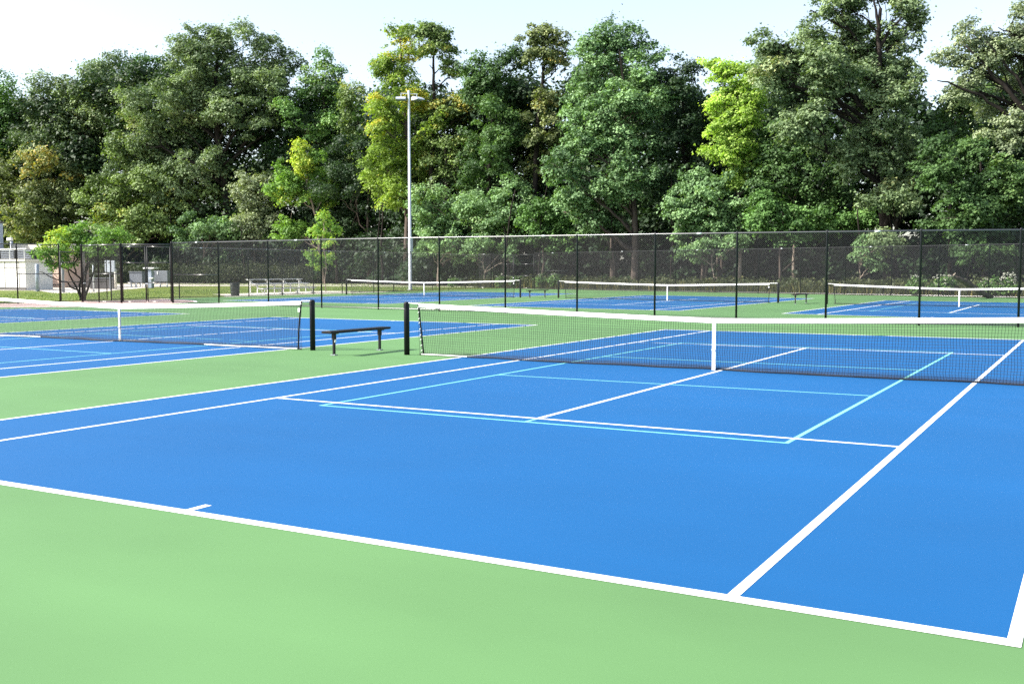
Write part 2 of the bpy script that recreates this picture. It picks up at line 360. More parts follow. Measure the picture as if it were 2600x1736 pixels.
    for off in (-.016, .016):
        st.quad(P(tc-d, .0, off), P(tc+d, .0, off), P(tc+d, z, off), P(tc-d, z, off))
    for a in (-d, d): st.quad(P(tc+a, 0, -.016), P(tc+a, 0, .016), P(tc+a, z, .016), P(tc+a, z, -.016))
    st.quad(P(tc-d, z, -.016), P(tc+d, z, -.016), P(tc+d, z, .016), P(tc-d, z, .016))
    so_ = st.build('center_strap', 'tape', t0, O)
    bk = MB(); bk.box(P(tc, .36, -.022), (.07, .014, .03), math.atan2(ax[1], ax[0])); bk.build('buckle', 'galv', so_, O)
    return t0
net((-6.78, .55), (6.25, .25), (-0.12, .45), 1.10, 1.10, .905, 'tennis net on the nearest court, its right end running out of the picture', strips=((.36, 1.5),))
net((-21.55, .35), (-9.31, .56), (-15.37, .30), 1.11, 1.11, .885, 'left one of the two near tennis nets, ending beside the near black bench', strips=((9.0, 11.85), (0.4, 3.2)))
net((-42.09, 42.9), (-26.9, 41.6), (-34.85, 42.4), 1.12, 1.14, .94, 'farthest left tennis net beyond the long fence, nearest the bleachers', fine=False, gap=.45)
net((-24.23, 41.77), (-9.33, 38.4), (-16.37, 39.3), 1.10, 1.08, .92, 'middle one of the three tennis nets beyond the long fence', fine=False, gap=.5)
net((-6.67, 37.95), (6.9, 35.6), (-0.2, 36.8), 1.07, 1.07, .86, 'rightmost of the three tennis nets beyond the long fence', fine=False, gap=.35)

# ---------------------------------------------------------------- benches
def bench():
    t = thing('bench', 'near black backless bench standing between the two near tennis nets', 'bench', (0, 0, 0), 0, 'black player benches')
    b = MB(); b.box((0, 0, .485), (2.06, .24, .05), 0, .008); s = b.build('seat', 'bench', t)
    q = MB()
    for x in (-1.032, 1.032): q.box((x, 0, .487), (.008, .246, .042))
    q.build('end_cap', 'black_metal', s)
    for x in (-.79, .79):
        l = MB(); l.box((x, 0, .235), (.052, .052, .43), 0, .008); lo = l.build('leg', 'bench', t)
        a = MB(); a.box((x, 0, .452), (.065, .20, .020)); n = len(a.v)
        a.v += [(x-.032, -.036, .44), (x+.032, -.036, .44), (x+.032, .036, .44), (x-.032, .036, .44), (x-.034, -.034, .33), (x+.034, -.034, .33), (x+.034, .034, .33), (x-.034, .034, .33)]
        a.f += [(n, n+1, n+5, n+4), (n+1, n+2, n+6, n+5), (n+2, n+3, n+7, n+6), (n+3, n, n+4, n+7)]
        a.build('seat_bracket', 'bench', lo)
        f = MB(); f.box((x, 0, .008), (.11, .11, .010)); f.build('foot_plate', 'greybox', lo)
        bo = MB()
        for sx in (-.05, .05):
            for sy in (-.05, .05): bo.lathe((x+sx*.8, sy*.8, .012), [(0, .010), (.014, .010), (.016, .006)], 6)
        bo.build('bolt', 'galv', lo)
    k = MB(); k.box((-.79, -.036, .30), (.05, .006, .06)); k.build('sticker', 'tape', t)
    return t
b0 = bench(); b0.location = (-8.015, .485, 0); b0.rotation_euler = (0, 0, math.radians(90.5))
for p, q, lab in ((at(1350, 757), at(1379, 756), 'black bench beyond the long fence, between its left and middle nets'),
                  (at(2024, 771.3), at(2042, 770), 'black bench beyond the long fence, between its middle and right nets')):
    c = copy_tree(b0); m = (p+q)/2; d = q-p; c.location = (m[0], m[1], 0); c.rotation_euler = (0, 0, math.atan2(d[1], d[0])); c['label'] = lab

# ---------------------------------------------------------------- fences
def chain(name, path, h, parent, O, sp=0.075, r=0.0024, z0=0.04, seg=0.45, knuck=True):
    """diamond mesh of crossing wires along a straight or bent path"""
    m_ = MB(); pts = [np.array(p, float) for p in path]
    for a, b in zip(pts[:-1], pts[1:]):
        W = np.linalg.norm(b-a); ax = (b-a)/W; nx = np.array([-ax[1], ax[0]]); H = h-z0
        n = int((W+H)/sp)
        for s in (-1, 1):
            for i in range(n):
                off = i*sp-H*(s > 0)                          # foot of the wire
                k0 = 0.0; k1 = H
                if s > 0: lo = max(0, -off); hi = min(H, W-off)
                else: lo = max(0, off-W); hi = min(H, off)
                if hi-lo < .05: continue
                K = max(1, int((hi-lo)/seg)); b0 = len(m_.v)
                for k in range(K+1):
                    z = lo+(hi-lo)*k/K; t = off+z*s; q = a+ax*t; o = s*r*1.0; zz = z0+z
                    m_.v += [(q[0]+nx[0]*(o+r), q[1]+nx[1]*(o+r), zz), (q[0]-ax[0]*r*s+nx[0]*(o-r), q[1]-ax[1]*r*s+nx[1]*(o-r), zz+r*.6), (q[0]+ax[0]*r*s+nx[0]*(o-r), q[1]+ax[1]*r*s+nx[1]*(o-r), zz-r*.6)]
                for k in range(K):
                    for j in range(3): m_.f.append((b0+k*3+j, b0+k*3+(j+1) % 3, b0+k*3+3+(j+1) % 3, b0+k*3+3+j))
        if knuck:       # the twisted ends standing above the rail
            for i in range(int(W/(sp*1.0))):
                q = a+ax*(i*sp); m_.tube([(q[0], q[1], h), (q[0]+ax[0]*.02, q[1]+ax[1]*.02, h+.06)], r*1.2, 3, False)
    return m_.build(name, 'black_vinyl', parent, O)
def rail(name, path, z, r, parent, O, m='fence_rail'):
    b = MB(); b.tube([(p[0], p[1], z) for p in path], r, 10); return b.build(name, m, parent, O, True)
def fpost(p, h, r, parent, O):
    b = MB(); b.lathe((p[0], p[1], 0), [(0, r), (h, r), (h+.02, r*1.15), (h+.05, r*.9), (h+.075, r*.25)], 10); po = b.build('post', 'fence_post', parent, O, True)
    return po
def fence(label, posts, h, rr=.030, mid=None, sp=.075, r=.0024, seg=.45, bottom=True, br=.022, pr=.036, loops=True, path=None, big=()):
    O = (float(posts[0][0]), float(posts[0][1]), 0.0); t = thing('chain_link_fence', label, 'fence', O)
    path = path or posts
    for i, p in enumerate(posts): fpost(p, h, pr*(1.6 if i in big else 1), t, O)
    rail('top_rail', path, h, rr*.8, t, O, 'fence_post' if h > 3.3 else 'fence_rail')
    if bottom: rail('bottom_rail', path, .07, br, t, O)
    for a, b, z in (mid or ()): rail('middle_rail', [a, b], z, .022, t, O)
    chain('chain_link', path, h, t, O, sp, r, seg=seg)
    # rail couplings catch the light
    c = MB()
    for a, b in list(zip(path[:-1], path[1:]))[::2]:
        a = np.array(a[:2]); b = np.array(b[:2]); q = a+(b-a)*.55; d = (b-a)/np.linalg.norm(b-a)
        c.tube([(q[0]-d[0]*.09, q[1]-d[1]*.09, h), (q[0]+d[0]*.09, q[1]+d[1]*.09, h)], rr*.98, 8)
    c.build('rail_sleeve', 'galv', t, O, True)
    return t
def gate(label, A, B, h, z1, z2, swing=0.0):
    A = np.array(A[:2], float); B = np.array(B[:2], float); O = (A[0], A[1], 0); t = thing('double_gate', label, 'gate', O)
    mid = (A+B)/2
    for P0, P1 in ((A, mid), (B, mid)):
        d = P1-P0; W = np.linalg.norm(d); d /= W; a = P0+d*.09; b = P0+d*(W-.05)
        f = MB()
        for q in (a, b): f.tube([(q[0], q[1], .08), (q[0], q[1], h-.12)], .026, 8)
        lf = f.build('gate_leaf', 'fence_post', t, O, True)
        for z in (.08, z1, z2, h-.12): MB().tube([(a[0], a[1], z), (b[0], b[1], z)], .022, 8).build('crossbar', 'fence_rail', lf, O, True)
        chain('chain_link', [a, b], h-.12, lf, O, .09, .0018, .08, .45, False)
    l = MB(); l.box((mid[0], mid[1], 1.05), (.16, .05, .06), math.atan2(d[1], d[0])); l.build('latch', 'galv', t, O)
    return t

H1 = 3.16
gA = at(309, 769.5)[:2]; gB = at(439, 769.3)[:2]
west = [at(46, 771)[:2], at(166, 765.3)[:2]]
corner = np.array([-43.9, 21.75])
mid_left = [corner, at(252, 768)[:2], gA]
mid_right = [gB, at(556, 773)[:2], at(682, 777)[:2], at(817, 781.8)[:2], at(961, 786)[:2], at(1116, 790)[:2], at(1283, 794.8)[:2], at(1465, 801)[:2], at(1662, 807.5)[:2], at(1869, 813.5)[:2], at(2096, 820)[:2], at(2333, 826.5)[:2], at(2585, 831)[:2], at(2860, 837)[:2], at(3160, 843)[:2]]
FL = fence('long black chain-link fence across the picture between the near and far courts', mid_right, H1, mid=[(gB, mid_right[1], 1.50)], big=(0,), rr=.034)
fence('short black chain-link fence bay left of the double gate, from corner post to gate', mid_left, H1, mid=[(corner, gA, 1.58)], big=(0, 2), rr=.034)
gate('black double gate with two crossbars in the fence between near and far courts', gA, gB, H1, 2.18, 1.10)
for o in [c for c in FL.children]+[g for c in FL.children for g in c.children]:
    me = o.data; co = np.empty(len(me.vertices)*3); me.vertices.foreach_get('co', co); co = co.reshape(-1, 3)
    co[:, 2] *= np.interp(co[:, 0]+FL.location.x, [-38, -19, 0, 5], [1.025, 1.0, .945, .935]); me.vertices.foreach_set('co', co.reshape(-1)); me.update()
rail_top = MB(); rail_top.tube([(gA[0], gA[1], H1), (gB[0], gB[1], H1)], .028, 8)
to = rail_top.build('gate_header_rail', 'fence_rail', None, (0, 0, 0), True); tag(to, 'black header rail spanning above the double gate between near and far courts', 'rail')
# west perimeter
wp0 = np.array([-44.2, 12.0]); wp = [np.array([-44.3, 8.8]), wp0, np.array([-44.35, 15.1]), west[0], np.array([-44.4, 19.4])]
wp = [np.array([-44.45, 5.5]), np.array([-44.4, 8.7]), np.array([-44.4, 11.8]), np.array([-44.42, 15.0]), west[0], np.array([-44.3, 20.6])]
fence('black chain-link fence at the left edge in front of the white building', wp, H1, mid=[(wp[-2], wp[-1], 1.58)], rr=.030)
gate('black gate by the fence corner in front of the small multi-stem tree', wp[-1], np.array([-44.9, 24.3]), H1-.25, 2.22, 1.12)
side = [np.array([-44.9, 24.5]), at(400, 759.5)[:2], at(456, 757.6)[:2]]
side = [np.array([-45.0, 24.6]), np.array([-45.0, 27.2]), at(456, 757.6)[:2], np.array([-44.75, 33.0]), at(632, 753)[:2], at(717, 750)[:2], at(796, 747)[:2], at(869, 745)[:2], np.array([-45.0, 50.0]), at(1000, 740.5)[:2], np.array([-46.2, 60.2]), np.array([-46.4, 66.0]), np.array([-46.7, BX(-46.7)])]
fence('black chain-link fence running back past the bin and the bleachers', side, 3.2, sp=.10, r=.0028, seg=1.0, rr=.030)
bkx = [-46.7, -43.1]
bk1 = [np.array([x, BX(x)]) for x in (-46.7, -45.0, -42.6)]
gBk = np.array([-37.0, BX(-37.0)])
def back_at(u):       # where the sight line meets the back fence line
    d = ray(u, 736); t = (BX(CX)-CY)/(d[1]+0.345*d[0]); q = cam_p+d*t; return q[:2]
us = [1357, 1442, 1530, 1621, 1715, 1815, 1925, 2032, 2145, 2263, 2383, 2510, 2640, 2780, 2930]
bpost = [back_at(u) for u in us]; g0 = back_at(1253)
fence('far black chain-link fence in front of the woodland, right of its double gate', bpost, 3.36, sp=.12, r=.0034, seg=1.2, rr=.028, mid=[(bpost[0], bpost[1], 1.72)])
fence('far black chain-link fence in front of the woodland, left of its double gate', [np.array([-46.7, BX(-46.7)]), back_at(1215), g0], 3.36, sp=.12, r=.0034, seg=1.2, rr=.028)
gate('far black double gate in the fence in front of the woodland', g0, bpost[0], 3.36, 2.35, 1.25)

# ---------------------------------------------------------------- lamp pole
def lamp():
    x, y = at(1042, 736)[:2]; O = (x, y, 0); t = thing('floodlight_pole', 'tall grey floodlight pole with two lamp heads standing before the trees', 'lamp pole', O)
    a = MB(); a.lathe((x, y, 0), [(0, .26), (.05, .26), (.06, .165), (17.5, .095), (17.72, .10), (17.76, .03)], 20); a.build('pole', 'galv', t, O, True)
    b = MB(); b.box((x+.2, y-.22, 4.05), (.42, .28, 1.22), -.5, .015); b.build('control_box', 'lamp_paint', t, O)
    r = np.array([RT[0], RT[1]])/np.hypot(RT[0], RT[1]); n = np.array([r[1], -r[0]])   # n towards the courts
    c = MB(); A = np.array([x, y])-r*.78; B = np.array([x, y])+r*.78; c.tube([(A[0], A[1], 17.5), (B[0], B[1], 17.42)], .035, 8); c.build('crossarm', 'galv', t, O)
    for s, ang in ((-1, .0), (1, .75)):
        q = np.array([x, y])+r*s*.70; h = MB(); rz = math.atan2(r[1], r[0])+ang
        h.tube([(q[0], q[1], 17.46), (q[0], q[1], 17.18)], .035, 8); ux = np.array([math.cos(rz), math.sin(rz)]); uy = np.array([-ux[1], ux[0]])
        def V(a_, b_, z): p = q+ux*a_-uy*b_; return (p[0], p[1], z)
        k = len(h.v); L = .43
        prof = [(-.25, 16.86), (-.25, 17.10), (-.12, 17.20), (.14, 17.18), (.62, 16.96), (.62, 16.88)]
        for sx in (-L, L): h.v += [V(sx, b_, z) for b_, z in prof]
        m = len(prof)
        h.f += [tuple(k+i for i in range(m)), tuple(k+m+m-1-i for i in range(m))]+[(k+i, k+(i+1) % m, k+m+(i+1) % m, k+m+i) for i in range(m-1)]
        ho = h.build('lamp_head', 'lamp_paint', t, O)
        g = MB(); g.quad(V(-L+.03, -.22, 16.868), V(L-.03, -.22, 16.868), V(L-.03, .59, 16.885), V(-L+.03, .59, 16.885)); g.build('lens', 'lamp_glass', ho, O)
lamp()

# ---------------------------------------------------------------- bin, bleachers
x, y = at(597, 751)[:2]; t = thing('litter_bin', 'dark round litter bin beside the fence on the lawn', 'bin', (x, y, 0))
MB().lathe((0, 0, 0), [(0, .27), (.03, .29), (.80, .33), (.86, .33)], 24).build('body', 'bin', t, (0, 0, 0), True)
MB().lathe((0, 0, .86), [(0, .345), (.05, .345), (.055, .30), (.02, .22)], 24).build('rim', 'bin', t, (0, 0, 0))
rb = MB()
for z in (.25, .55): rb.lathe((0, 0, z), [(0, .305+z*.035), (.02, .315+z*.035), (.04, .305+z*.035)], 24)
rb.build('hoop', 'bin', t, (0, 0, 0), True)

def bleachers():
    A = at(668, 748.8)[:2]; B = at(806, 743.6)[:2]; d = B-A; L = 7.1; d /= np.linalg.norm(d); rz = math.atan2(d[1], d[0])
    t = thing('bleachers', 'low aluminium bleachers with white frames on the lawn behind the side fence', 'bleachers', (A[0], A[1], 0), rz)
    # local x along the stand, local +y away from the courts
    for k in range(3):
        z = .44+k*.33; yy = .1+k*.62
        MB().box((L/2, yy, z), (L, .26, .05), 0, .008).build('seat_plank', 'alu', t)
        if k: MB().box((L/2, yy-.32, z-.30), (L, .26, .04), 0, .006).build('foot_plank', 'alu', t)
    for x in (.35, 2.5, 4.6, 6.75):
        f = MB(); f.box((x, .72, .04), (.06, 1.75, .06))
        for k in range(3):
            z = .44+k*.33; yy = .1+k*.62; f.box((x, yy, z/2), (.06, .06, z-.03)); 
            f.box((x, yy+.02, z-.045), (.07, .36, .045))
            if k: f.box((x, yy-.32, z-.335), (.07, .34, .045))
        f.tube([(x, .1, .1), (x, 1.34, 1.0)], .028, 6)
        f.build('frame', 'white_paint', t)
bleachers()

# ---------------------------------------------------------------- buildings at the far left
def bld_white():
    c = at(66, 736.5)[:2]; O = (c[0], c[1], 0); t = thing('service_building', 'low white rendered building at the left edge behind the lawn', 'building', O)
    h = 2.62; W = 26; Dp = 2.8
    b = MB(); b.box((c[0]-W/2, c[1]+Dp/2, h/2), (W, Dp, h)); b.build('wall', 'stucco', t, O)
    b = MB(); b.box((c[0]-W/2, c[1]+Dp/2, h+.09), (W+.3, Dp+.3, .18)); r = b.build('roof', 'cream', t, O)
    b = MB(); b.box((c[0]-W/2, c[1]-.02, .12), (W+.1, .06, .24)); b.build('plinth', 'trim', t, O)
    b = MB()
    for k in range(12): b.box((c[0]-.9-2.05*k, c[1]-.012, h/2+.1), (.05, .03, h-.2))
    b.box((c[0]-W/2, c[1]-.014, 2.05), (W, .03, .03)); b.build('panel_joint', 'trim', t, O)
    b = MB()
    for x in np.arange(c[0]-W+.3, c[0], 2.1): b.tube([(x, c[1]+.3, h+.18), (x, c[1]+.3, h+1.12)], .04, 6)
    b.tube([(c[0]-W+.3, c[1]+.3, h+1.12), (c[0]-.2, c[1]+.3, h+1.12)], .055, 6); b.build('roof_railing', 'white_paint', t, O)
    for k in range(3):
        x = c[0]-1.7-2.5*k
        b = MB(); b.box((x, c[1]+1.7, h+.18+.45), (2.1, 1.0, .9)); q = b.build('ventilation_unit', 'louver', r, O)
        b = MB()
        for j in range(5): b.box((x, c[1]+1.17, h+.30+j*.17), (1.9, .05, .04))
        b.build('louvre_slats', 'bluegrey', q, O) if 0 else b.build('louvre_slats', 'bluegrey', r, O)
    p = at(30, 736)[:2]
bld_white()
def bld_tan():
    c = at(62, 729)[:2]; O = (c[0], c[1], 0); t = thing('tan_building', 'tan walled building with cream roof edge behind the small multi-stem tree', 'building', O)
    x0 = c[0]-1.0; h = 3.9; W = 7.6
    b = MB(); b.box((x0+W/2, c[1]+1.5, h/2), (W, 3, h)); b.build('wall', 'tan', t, O)
    b = MB(); b.box((x0+W/2, c[1]+1.4, h+.32), (W+.8, 3.8, .64), 0, .03); b.build('roof', 'cream', t, O)
    b = MB(); b.box((x0+W/2, c[1]-.03, .3), (W+.1, .08, .10)); b.build('base_band', 'trim', t, O)
    b = MB()
    for k in range(4): b.box((x0+.5+2.1*k, c[1]-.02, h/2), (.07, .05, h))
    b.build('panel_joint', 'trim', t, O)
    b = MB(); b.box((x0+1.5, c[1]-.15, h-.35), (1.3, .3, .5)); b.build('wall_lamp', 'trim', t, O)
bld_tan()
p = atd(-59, 555, 110); b = MB(); b.box((p[0], p[1], 3.4), (4.0, 4, 6.8), 0, .03)
tk = thing('tall_grey_cabin', 'tall blue grey metal block at the extreme left edge above the white building', 'building', (p[0], p[1], 0)); b.build('body', 'bluegrey', tk, (p[0], p[1], 0))
b = MB(); b.box((p[0], p[1], 6.88), (4.2, 4.2, .15)); b.build('cap', 'trim', tk, (p[0], p[1], 0))
# roof post with a camera, seen above the white building
p = at(33, 727.5)[:2]; t = thing('mast', 'thin grey mast with a small white lamp above the white building', 'mast', (p[0], p[1], 0))
MB().lathe((0, 0, 0), [(0, .17), (5.1, .15)], 12).build('pole', 'bluegrey', t, (0, 0, 0), True)
MB().box((-.15, -.1, 5.25), (.75, .3, .32), 0, .04).build('lamp', 'white_paint', t)
# bollards / small posts on the yard
for (u, v, h, r, m, lab) in ((96, 739.5, 2.3, .16, 'bluegrey', 'blue grey steel post at the right corner of the white building'), (161, 742, 2.6, .12, 'greybox', 'grey steel post in front of the tan wall, left of the small tree'), (294, 734, 1.9, .12, 'cream', 'cream post at the right end of the dark grey wall'), (238, 740, 2.2, .06, 'galv', 'thin galvanised post between the small tree and the dark grey wall')):
    p = at(u, v)[:2]; t = thing('steel_post', lab, 'post', (p[0], p[1], 0), 0, 'posts around the service yard')
    MB().lathe((0, 0, 0), [(0, r), (h, r), (h+.03, r*.6)], 12).build('shaft', m, t, (0, 0, 0), True)
    MB().box((0, 0, .02), (r*3, r*3, .03)).build('foot_plate', 'greybox', t)
# dark low wall and notice board
p = at(262, 733)[:2]; t = thing('low_wall', 'dark grey low wall behind the corner gate', 'wall', (p[0], p[1], 0), .35)
MB().box((0, 0, .5), (2.5, .5, 1.0), 0, .02).build('wall', 'darkwall', t); MB().box((0, 0, 1.03), (2.6, .6, .06), 0, .01).build('coping', 'greybox', t)
p = at(281, 736)[:2]; t = thing('notice_board', 'pale grey upright panel on a short post behind the corner gate', 'notice board', (p[0], p[1], 0), .3)
MB().box((0, 0, 2.15), (1.02, .14, 1.05), 0, .02).build('panel', 'lamp_paint', t); MB().box((0, .02, .82), (.16, .10, 1.64)).build('post', 'greybox', t); MB().box((0, -.08, 2.5), (.3, .03, .06)).build('handle', 'trim', t)
p = at(228, 741)[:2]
# utility equipment seen through the double gate
p = at(352, 729)[:2]; t = thing('utility_cabinet', 'grey utility cabinet on legs, left one seen through the double gate', 'cabinet', (p[0], p[1], 0), .3)
MB().box((0, 0, 1.05), (1.5, 1.0, 1.1), 0, .03).build('body', 'greybox', t); MB().box((0, 0, 1.64), (1.6, 1.15, .08)).build('lid', 'greybox', t)  # body and lid colour darkened to hold the tree shade
q = MB()
for sx in (-1.1, 0, 1.1):
    for sy in (-.4, .4): q.box((sx, sy, .25), (.12, .12, .5))
for i in range(3): MB().box((-.6+.6*i, -.4, .25), (.12, .12, .5)).build('leg', 'white_paint', t)
for i in range(3): MB().box((-.6+.6*i, .4, .25), (.12, .12, .5)).build('leg', 'white_paint', t)
p = at(384, 731.5)[:2]; t = thing('drinking_fountain', 'blue and white pillar seen through the double gate', 'fountain', (p[0], p[1], 0), .2)
MB().box((0, 0, .95), (.42, .42, 1.9), 0, .03).build('pillar', 'bluegrey', t); MB().box((0, 0, 2.0), (1.3, .8, .14), 0, .02).build('roof', 'white_paint', t); MB().box((.35, -.3, 1.0), (.5, .4, .12), 0, .02).build('basin', 'white_paint', t)
p = at(412, 728.5)[:2]; t = thing('utility_cabinet', 'pale cabinet with white front panels, right one seen through the double gate', 'cabinet', (p[0], p[1], 0), .25)
MB().box((0, 0, 1.15), (2.0, 1.0, 1.2), 0, .03).build('body', 'greybox', t)  # tree shade painted in with the darker grey
for i in range(2): MB().box((-.75+.55*i, -.52, 1.5), (.14, .04, .34)).build('vent', 'white_paint', t)
for i in range(3): MB().box((-.85+.85*i, -.35, .28), (.12, .12, .56)).build('leg', 'white_paint', t)

# ---------------------------------------------------------------- foliage
def tri_mesh(name, P, m, tint, parent=None):
    """P: (n,3,3) triangles"""
    n = len(P); me = bpy.data.meshes.new(name)
    me.vertices.add(n*3); me.vertices.foreach_set('co', P.reshape(-1).astype(np.float32))
    me.loops.add(n*3); me.loops.foreach_set('vertex_index', np.arange(n*3, dtype=np.int32))
    me.polygons.add(n); me.polygons.foreach_set('loop_start', np.arange(0, n*3, 3, dtype=np.int32)); me.polygons.foreach_set('loop_total', np.full(n, 3, dtype=np.int32))
    me.update(calc_edges=True)
    a = me.attributes.new('tint', 'FLOAT', 'FACE'); a.data.foreach_set('value', tint.astype(np.float32))
    me.materials.append(M[m]); o = bpy.data.objects.new(name, me); COL.objects.link(o)
    if parent: o.parent = parent
    return o
SUNV = np.array(SUN)
def unit(v): return v/np.maximum(np.linalg.norm(v, axis=-1, keepdims=True), 1e-9)
def leaf_tris(C, N, size, rng):
    n = len(C); a = unit(np.cross(N, rng.normal(size=(n, 3)))); b = np.cross(N, a); s = (size*rng.uniform(.6, 1.35, n))[:, None]
    return np.stack([C+a*s*.62, C-a*s*.40+b*s*.48, C-a*s*.36-b*s*.50], 1)
def clumps(cc, rc, per, size, rng, flat=.78, upb=.5):
    """leaf sprays round each clump centre"""
    n = len(cc); idx = np.repeat(np.arange(n), per); k = len(idx)
    d = unit(rng.normal(size=(k, 3))); d[:, 2] = np.where(d[:, 2] < -.25, -d[:, 2]*.6, d[:, 2]); d = unit(d)
    rad = rc[idx]*(rng.uniform(.15, 1, k)**.45)*np.where(rng.uniform(size=k) < .14, rng.uniform(1.1, 1.75, k), 1)
    off = d*rad[:, None]*np.array([1, 1, flat]); 
    tl = np.clip(rng.normal(size=(n, 3)), -1.6, 1.6)*.45; off[:, 2] += (off*tl[idx])[:, :2].sum(1)*.8
    N = unit(d*.75+np.array([0, 0, upb])+SUNV*.12+rng.normal(size=(k, 3))*.5)
    return cc[idx]+off, N, idx
def DF(x): return float(np.interp(x, [-200, 500, 800, 942, 1226, 1464, 1836, 2349, 2700], [150, 134, 128, 110, 101, 94, 84, 72, 66]))
right2 = np.array([RT[0], RT[1], 0])/np.hypot(RT[0], RT[1]); fwd2 = np.array([-right2[1], right2[0], 0])
if fwd2 @ FW < 0: fwd2 = -fwd2
def tree(label, cat, D, trunk, lobes, leaf, seed, r0=.35, bark='bark', rc=.85, per=185, size=.205, dens=1.0, name='broadleaf_tree', group='trees behind the courts', limbs=6, base_y=None, xl=(), hollow=.48, stray=.28, lit_tint=None, accents=()):
    """trunk: print points from the foot upwards; lobes: (x, y, rx, ry[, dz, density]) in print pixels at distance D"""
    rng = np.random.default_rng(seed)
    if D > 87.5 or D < 85.0:
      if name == 'broadleaf_tree':
        D2 = DF(trunk[0][0])+2+max(0, D-70)*.38; q_ = D2/D; D = D2; rc *= q_; size *= q_; r0 *= q_
    k = D/2388.6
    tp = [atd(x, y, D) for x, y in trunk]; b = atd(trunk[0][0], 617, D); tp[0] = np.array([tp[0][0], tp[0][1], -.1]); base = tp[0].copy(); base[2] = 0
    t = thing(name, label, cat, base, 0, group); O = tuple(base)
    tr = MB()
    # smooth trunk
    tpp = []
    for i in range(len(tp)-1):
        for q in np.linspace(0, 1, 5)[:-1]: tpp.append(tp[i]*(1-q)+tp[i+1]*q+np.array([rng.normal()*.05, rng.normal()*.05, 0])*(1 if tpp else 0))
    tpp.append(tp[-1]); n = len(tpp); rr = [max(.03, r0*(1-.80*(i/(n-1))**.9)) for i in range(n)]; rr[0] *= 1.35
    tr.tube(tpp, rr, 10)
    tpa = np.array(tpp)
    allc = []; allr = []; tints = []; ctr = []
    for lb in lobes:
        x, y, rx, ry = lb[:4]; dz = lb[4] if len(lb) > 4 else rng.uniform(-1, 1)*rx*k*.85; dn = lb[5] if len(lb) > 5 else 1.0
        c = atd(x, y, D+dz); R = np.array([rx*k, max(rx*k*.8, .6), ry*k]); ctr.append((c, R, dn))
    lobeid = []; lobeid_n = []
    for c, R, dn in ctr:
        nn = int(dens*dn*3.3*(R[0]*R[2]+R[0]*R[1]*.5)/(rc*rc))+4
        d = unit(rng.normal(size=(nn*2, 3))); keep = rng.uniform(size=nn*2) < np.where((d @ np.array([0, -1, 0])) < -.3, .45, .95); d = d[keep][:nn]
        rad = rng.uniform(.30, 1.0, len(d))**.42
        # knobbly outline
        ph = rng.uniform(0, 6.28, 3); w = 1+.22*np.sin(d[:, 0]*5+ph[0])*np.cos(d[:, 2]*6+ph[1])+.13*np.sin(d[:, 2]*11+d[:, 1]*7+ph[2])
        q = d*(rad*w)[:, None]
        p = c+q[:, :1]*R[0]*right2+q[:, 1:2]*R[1]*fwd2+q[:, 2:3]*np.array([0, 0, R[2]])
        p = p+np.clip(rng.normal(size=p.shape), -1.5, 1.5)*R*.07; allc.append(p); allr.append(rc*rng.uniform(.38, 1.35, len(p))); lobeid += [len(lobeid_n)]*len(p); lobeid_n.append(0)
        ns = int(nn*stray); d = unit(rng.normal(size=(ns, 3))); d[:, 2] = np.abs(d[:, 2])*.9-.15
        q = d*rng.uniform(1.0, 1.14, ns)[:, None]
        p = c+q[:, :1]*R[0]*right2+q[:, 1:2]*R[1]*fwd2+q[:, 2:3]*np.array([0, 0, R[2]]); allc.append(p); allr.append(rc*rng.uniform(.25, .5, ns)); lobeid += [len(lobeid_n)-1]*len(p)
    cc = np.concatenate(allc); cr = np.concatenate(allr); lobeid = np.array(lobeid)
    wl_ = max(1.6, rc*2.6); ph = rng.uniform(0, 6.28, 6)      # hollows between the boughs
    hol = np.sin(cc[:, 0]/wl_*2.1+ph[0]+np.sin(cc[:, 2]/wl_*1.3+ph[3]))*np.sin(cc[:, 2]/wl_*2.4+ph[1]+np.sin(cc[:, 0]/wl_*1.7+ph[4]))+.5*np.sin(cc[:, 1]/wl_*1.9+ph[2])
    keep = (hol < hollow) | (rng.uniform(size=len(cc)) < .12); cc = cc[keep]; cr = cr[keep]; lobeid = lobeid[keep]
    if len(cc) > 3:          # no spray floats free of the crown
        d2 = np.linalg.norm(cc[:, None]-cc[None], axis=2)+np.eye(len(cc))*99; lone = (d2 < (cr[:, None]+cr[None])*.95+.15).sum(1) < 3
        cc = cc[~lone]; cr = cr[~lone]; lobeid = lobeid[~lone]
    cc[:, 2] = np.maximum(cc[:, 2], .7)
    # limbs: trunk -> lobe -> clumps
    def branch(a, b, ra, rb, sag=.12, nseg=6, sides=6):
        L = np.linalg.norm(b-a); m = (a+b)/2+np.array([rng.normal()*L*.08, rng.normal()*L*.08, L*sag]); pts = []
        for q in np.linspace(0, 1, nseg+1): pts.append(a*(1-q)**2+m*2*q*(1-q)+b*q*q+(rng.normal(size=3)*L*.018 if 0 < q < 1 else 0))
        tr.tube(pts, [ra+(rb-ra)*q for q in np.linspace(0, 1, nseg+1)], sides); return pts
    for c, R, dn in ctr:
        low = tpa[tpa[:, 2] < max(c[2]-R[2]*.2, tpa[min(4, n-1), 2])]; low = low if len(low) else tpa[:1]
        a = low[np.argmin(np.linalg.norm(low-(c-np.array([0, 0, R[2]*.8+np.linalg.norm(c[:2]-low[-1][:2])*.5])), axis=1))]
        i = int(np.argmin(np.linalg.norm(tpa-a, axis=1))); ra = max(.05, rr[i]*.55)
        pts = branch(a, c+np.array([0, 0, -R[2]*.1]), ra, ra*.35, nseg=8)
        near = np.where((np.abs((cc-c) @ right2) < R[0]*1.25) & (np.abs(cc[:, 2]-c[2]) < R[2]*1.25))[0]
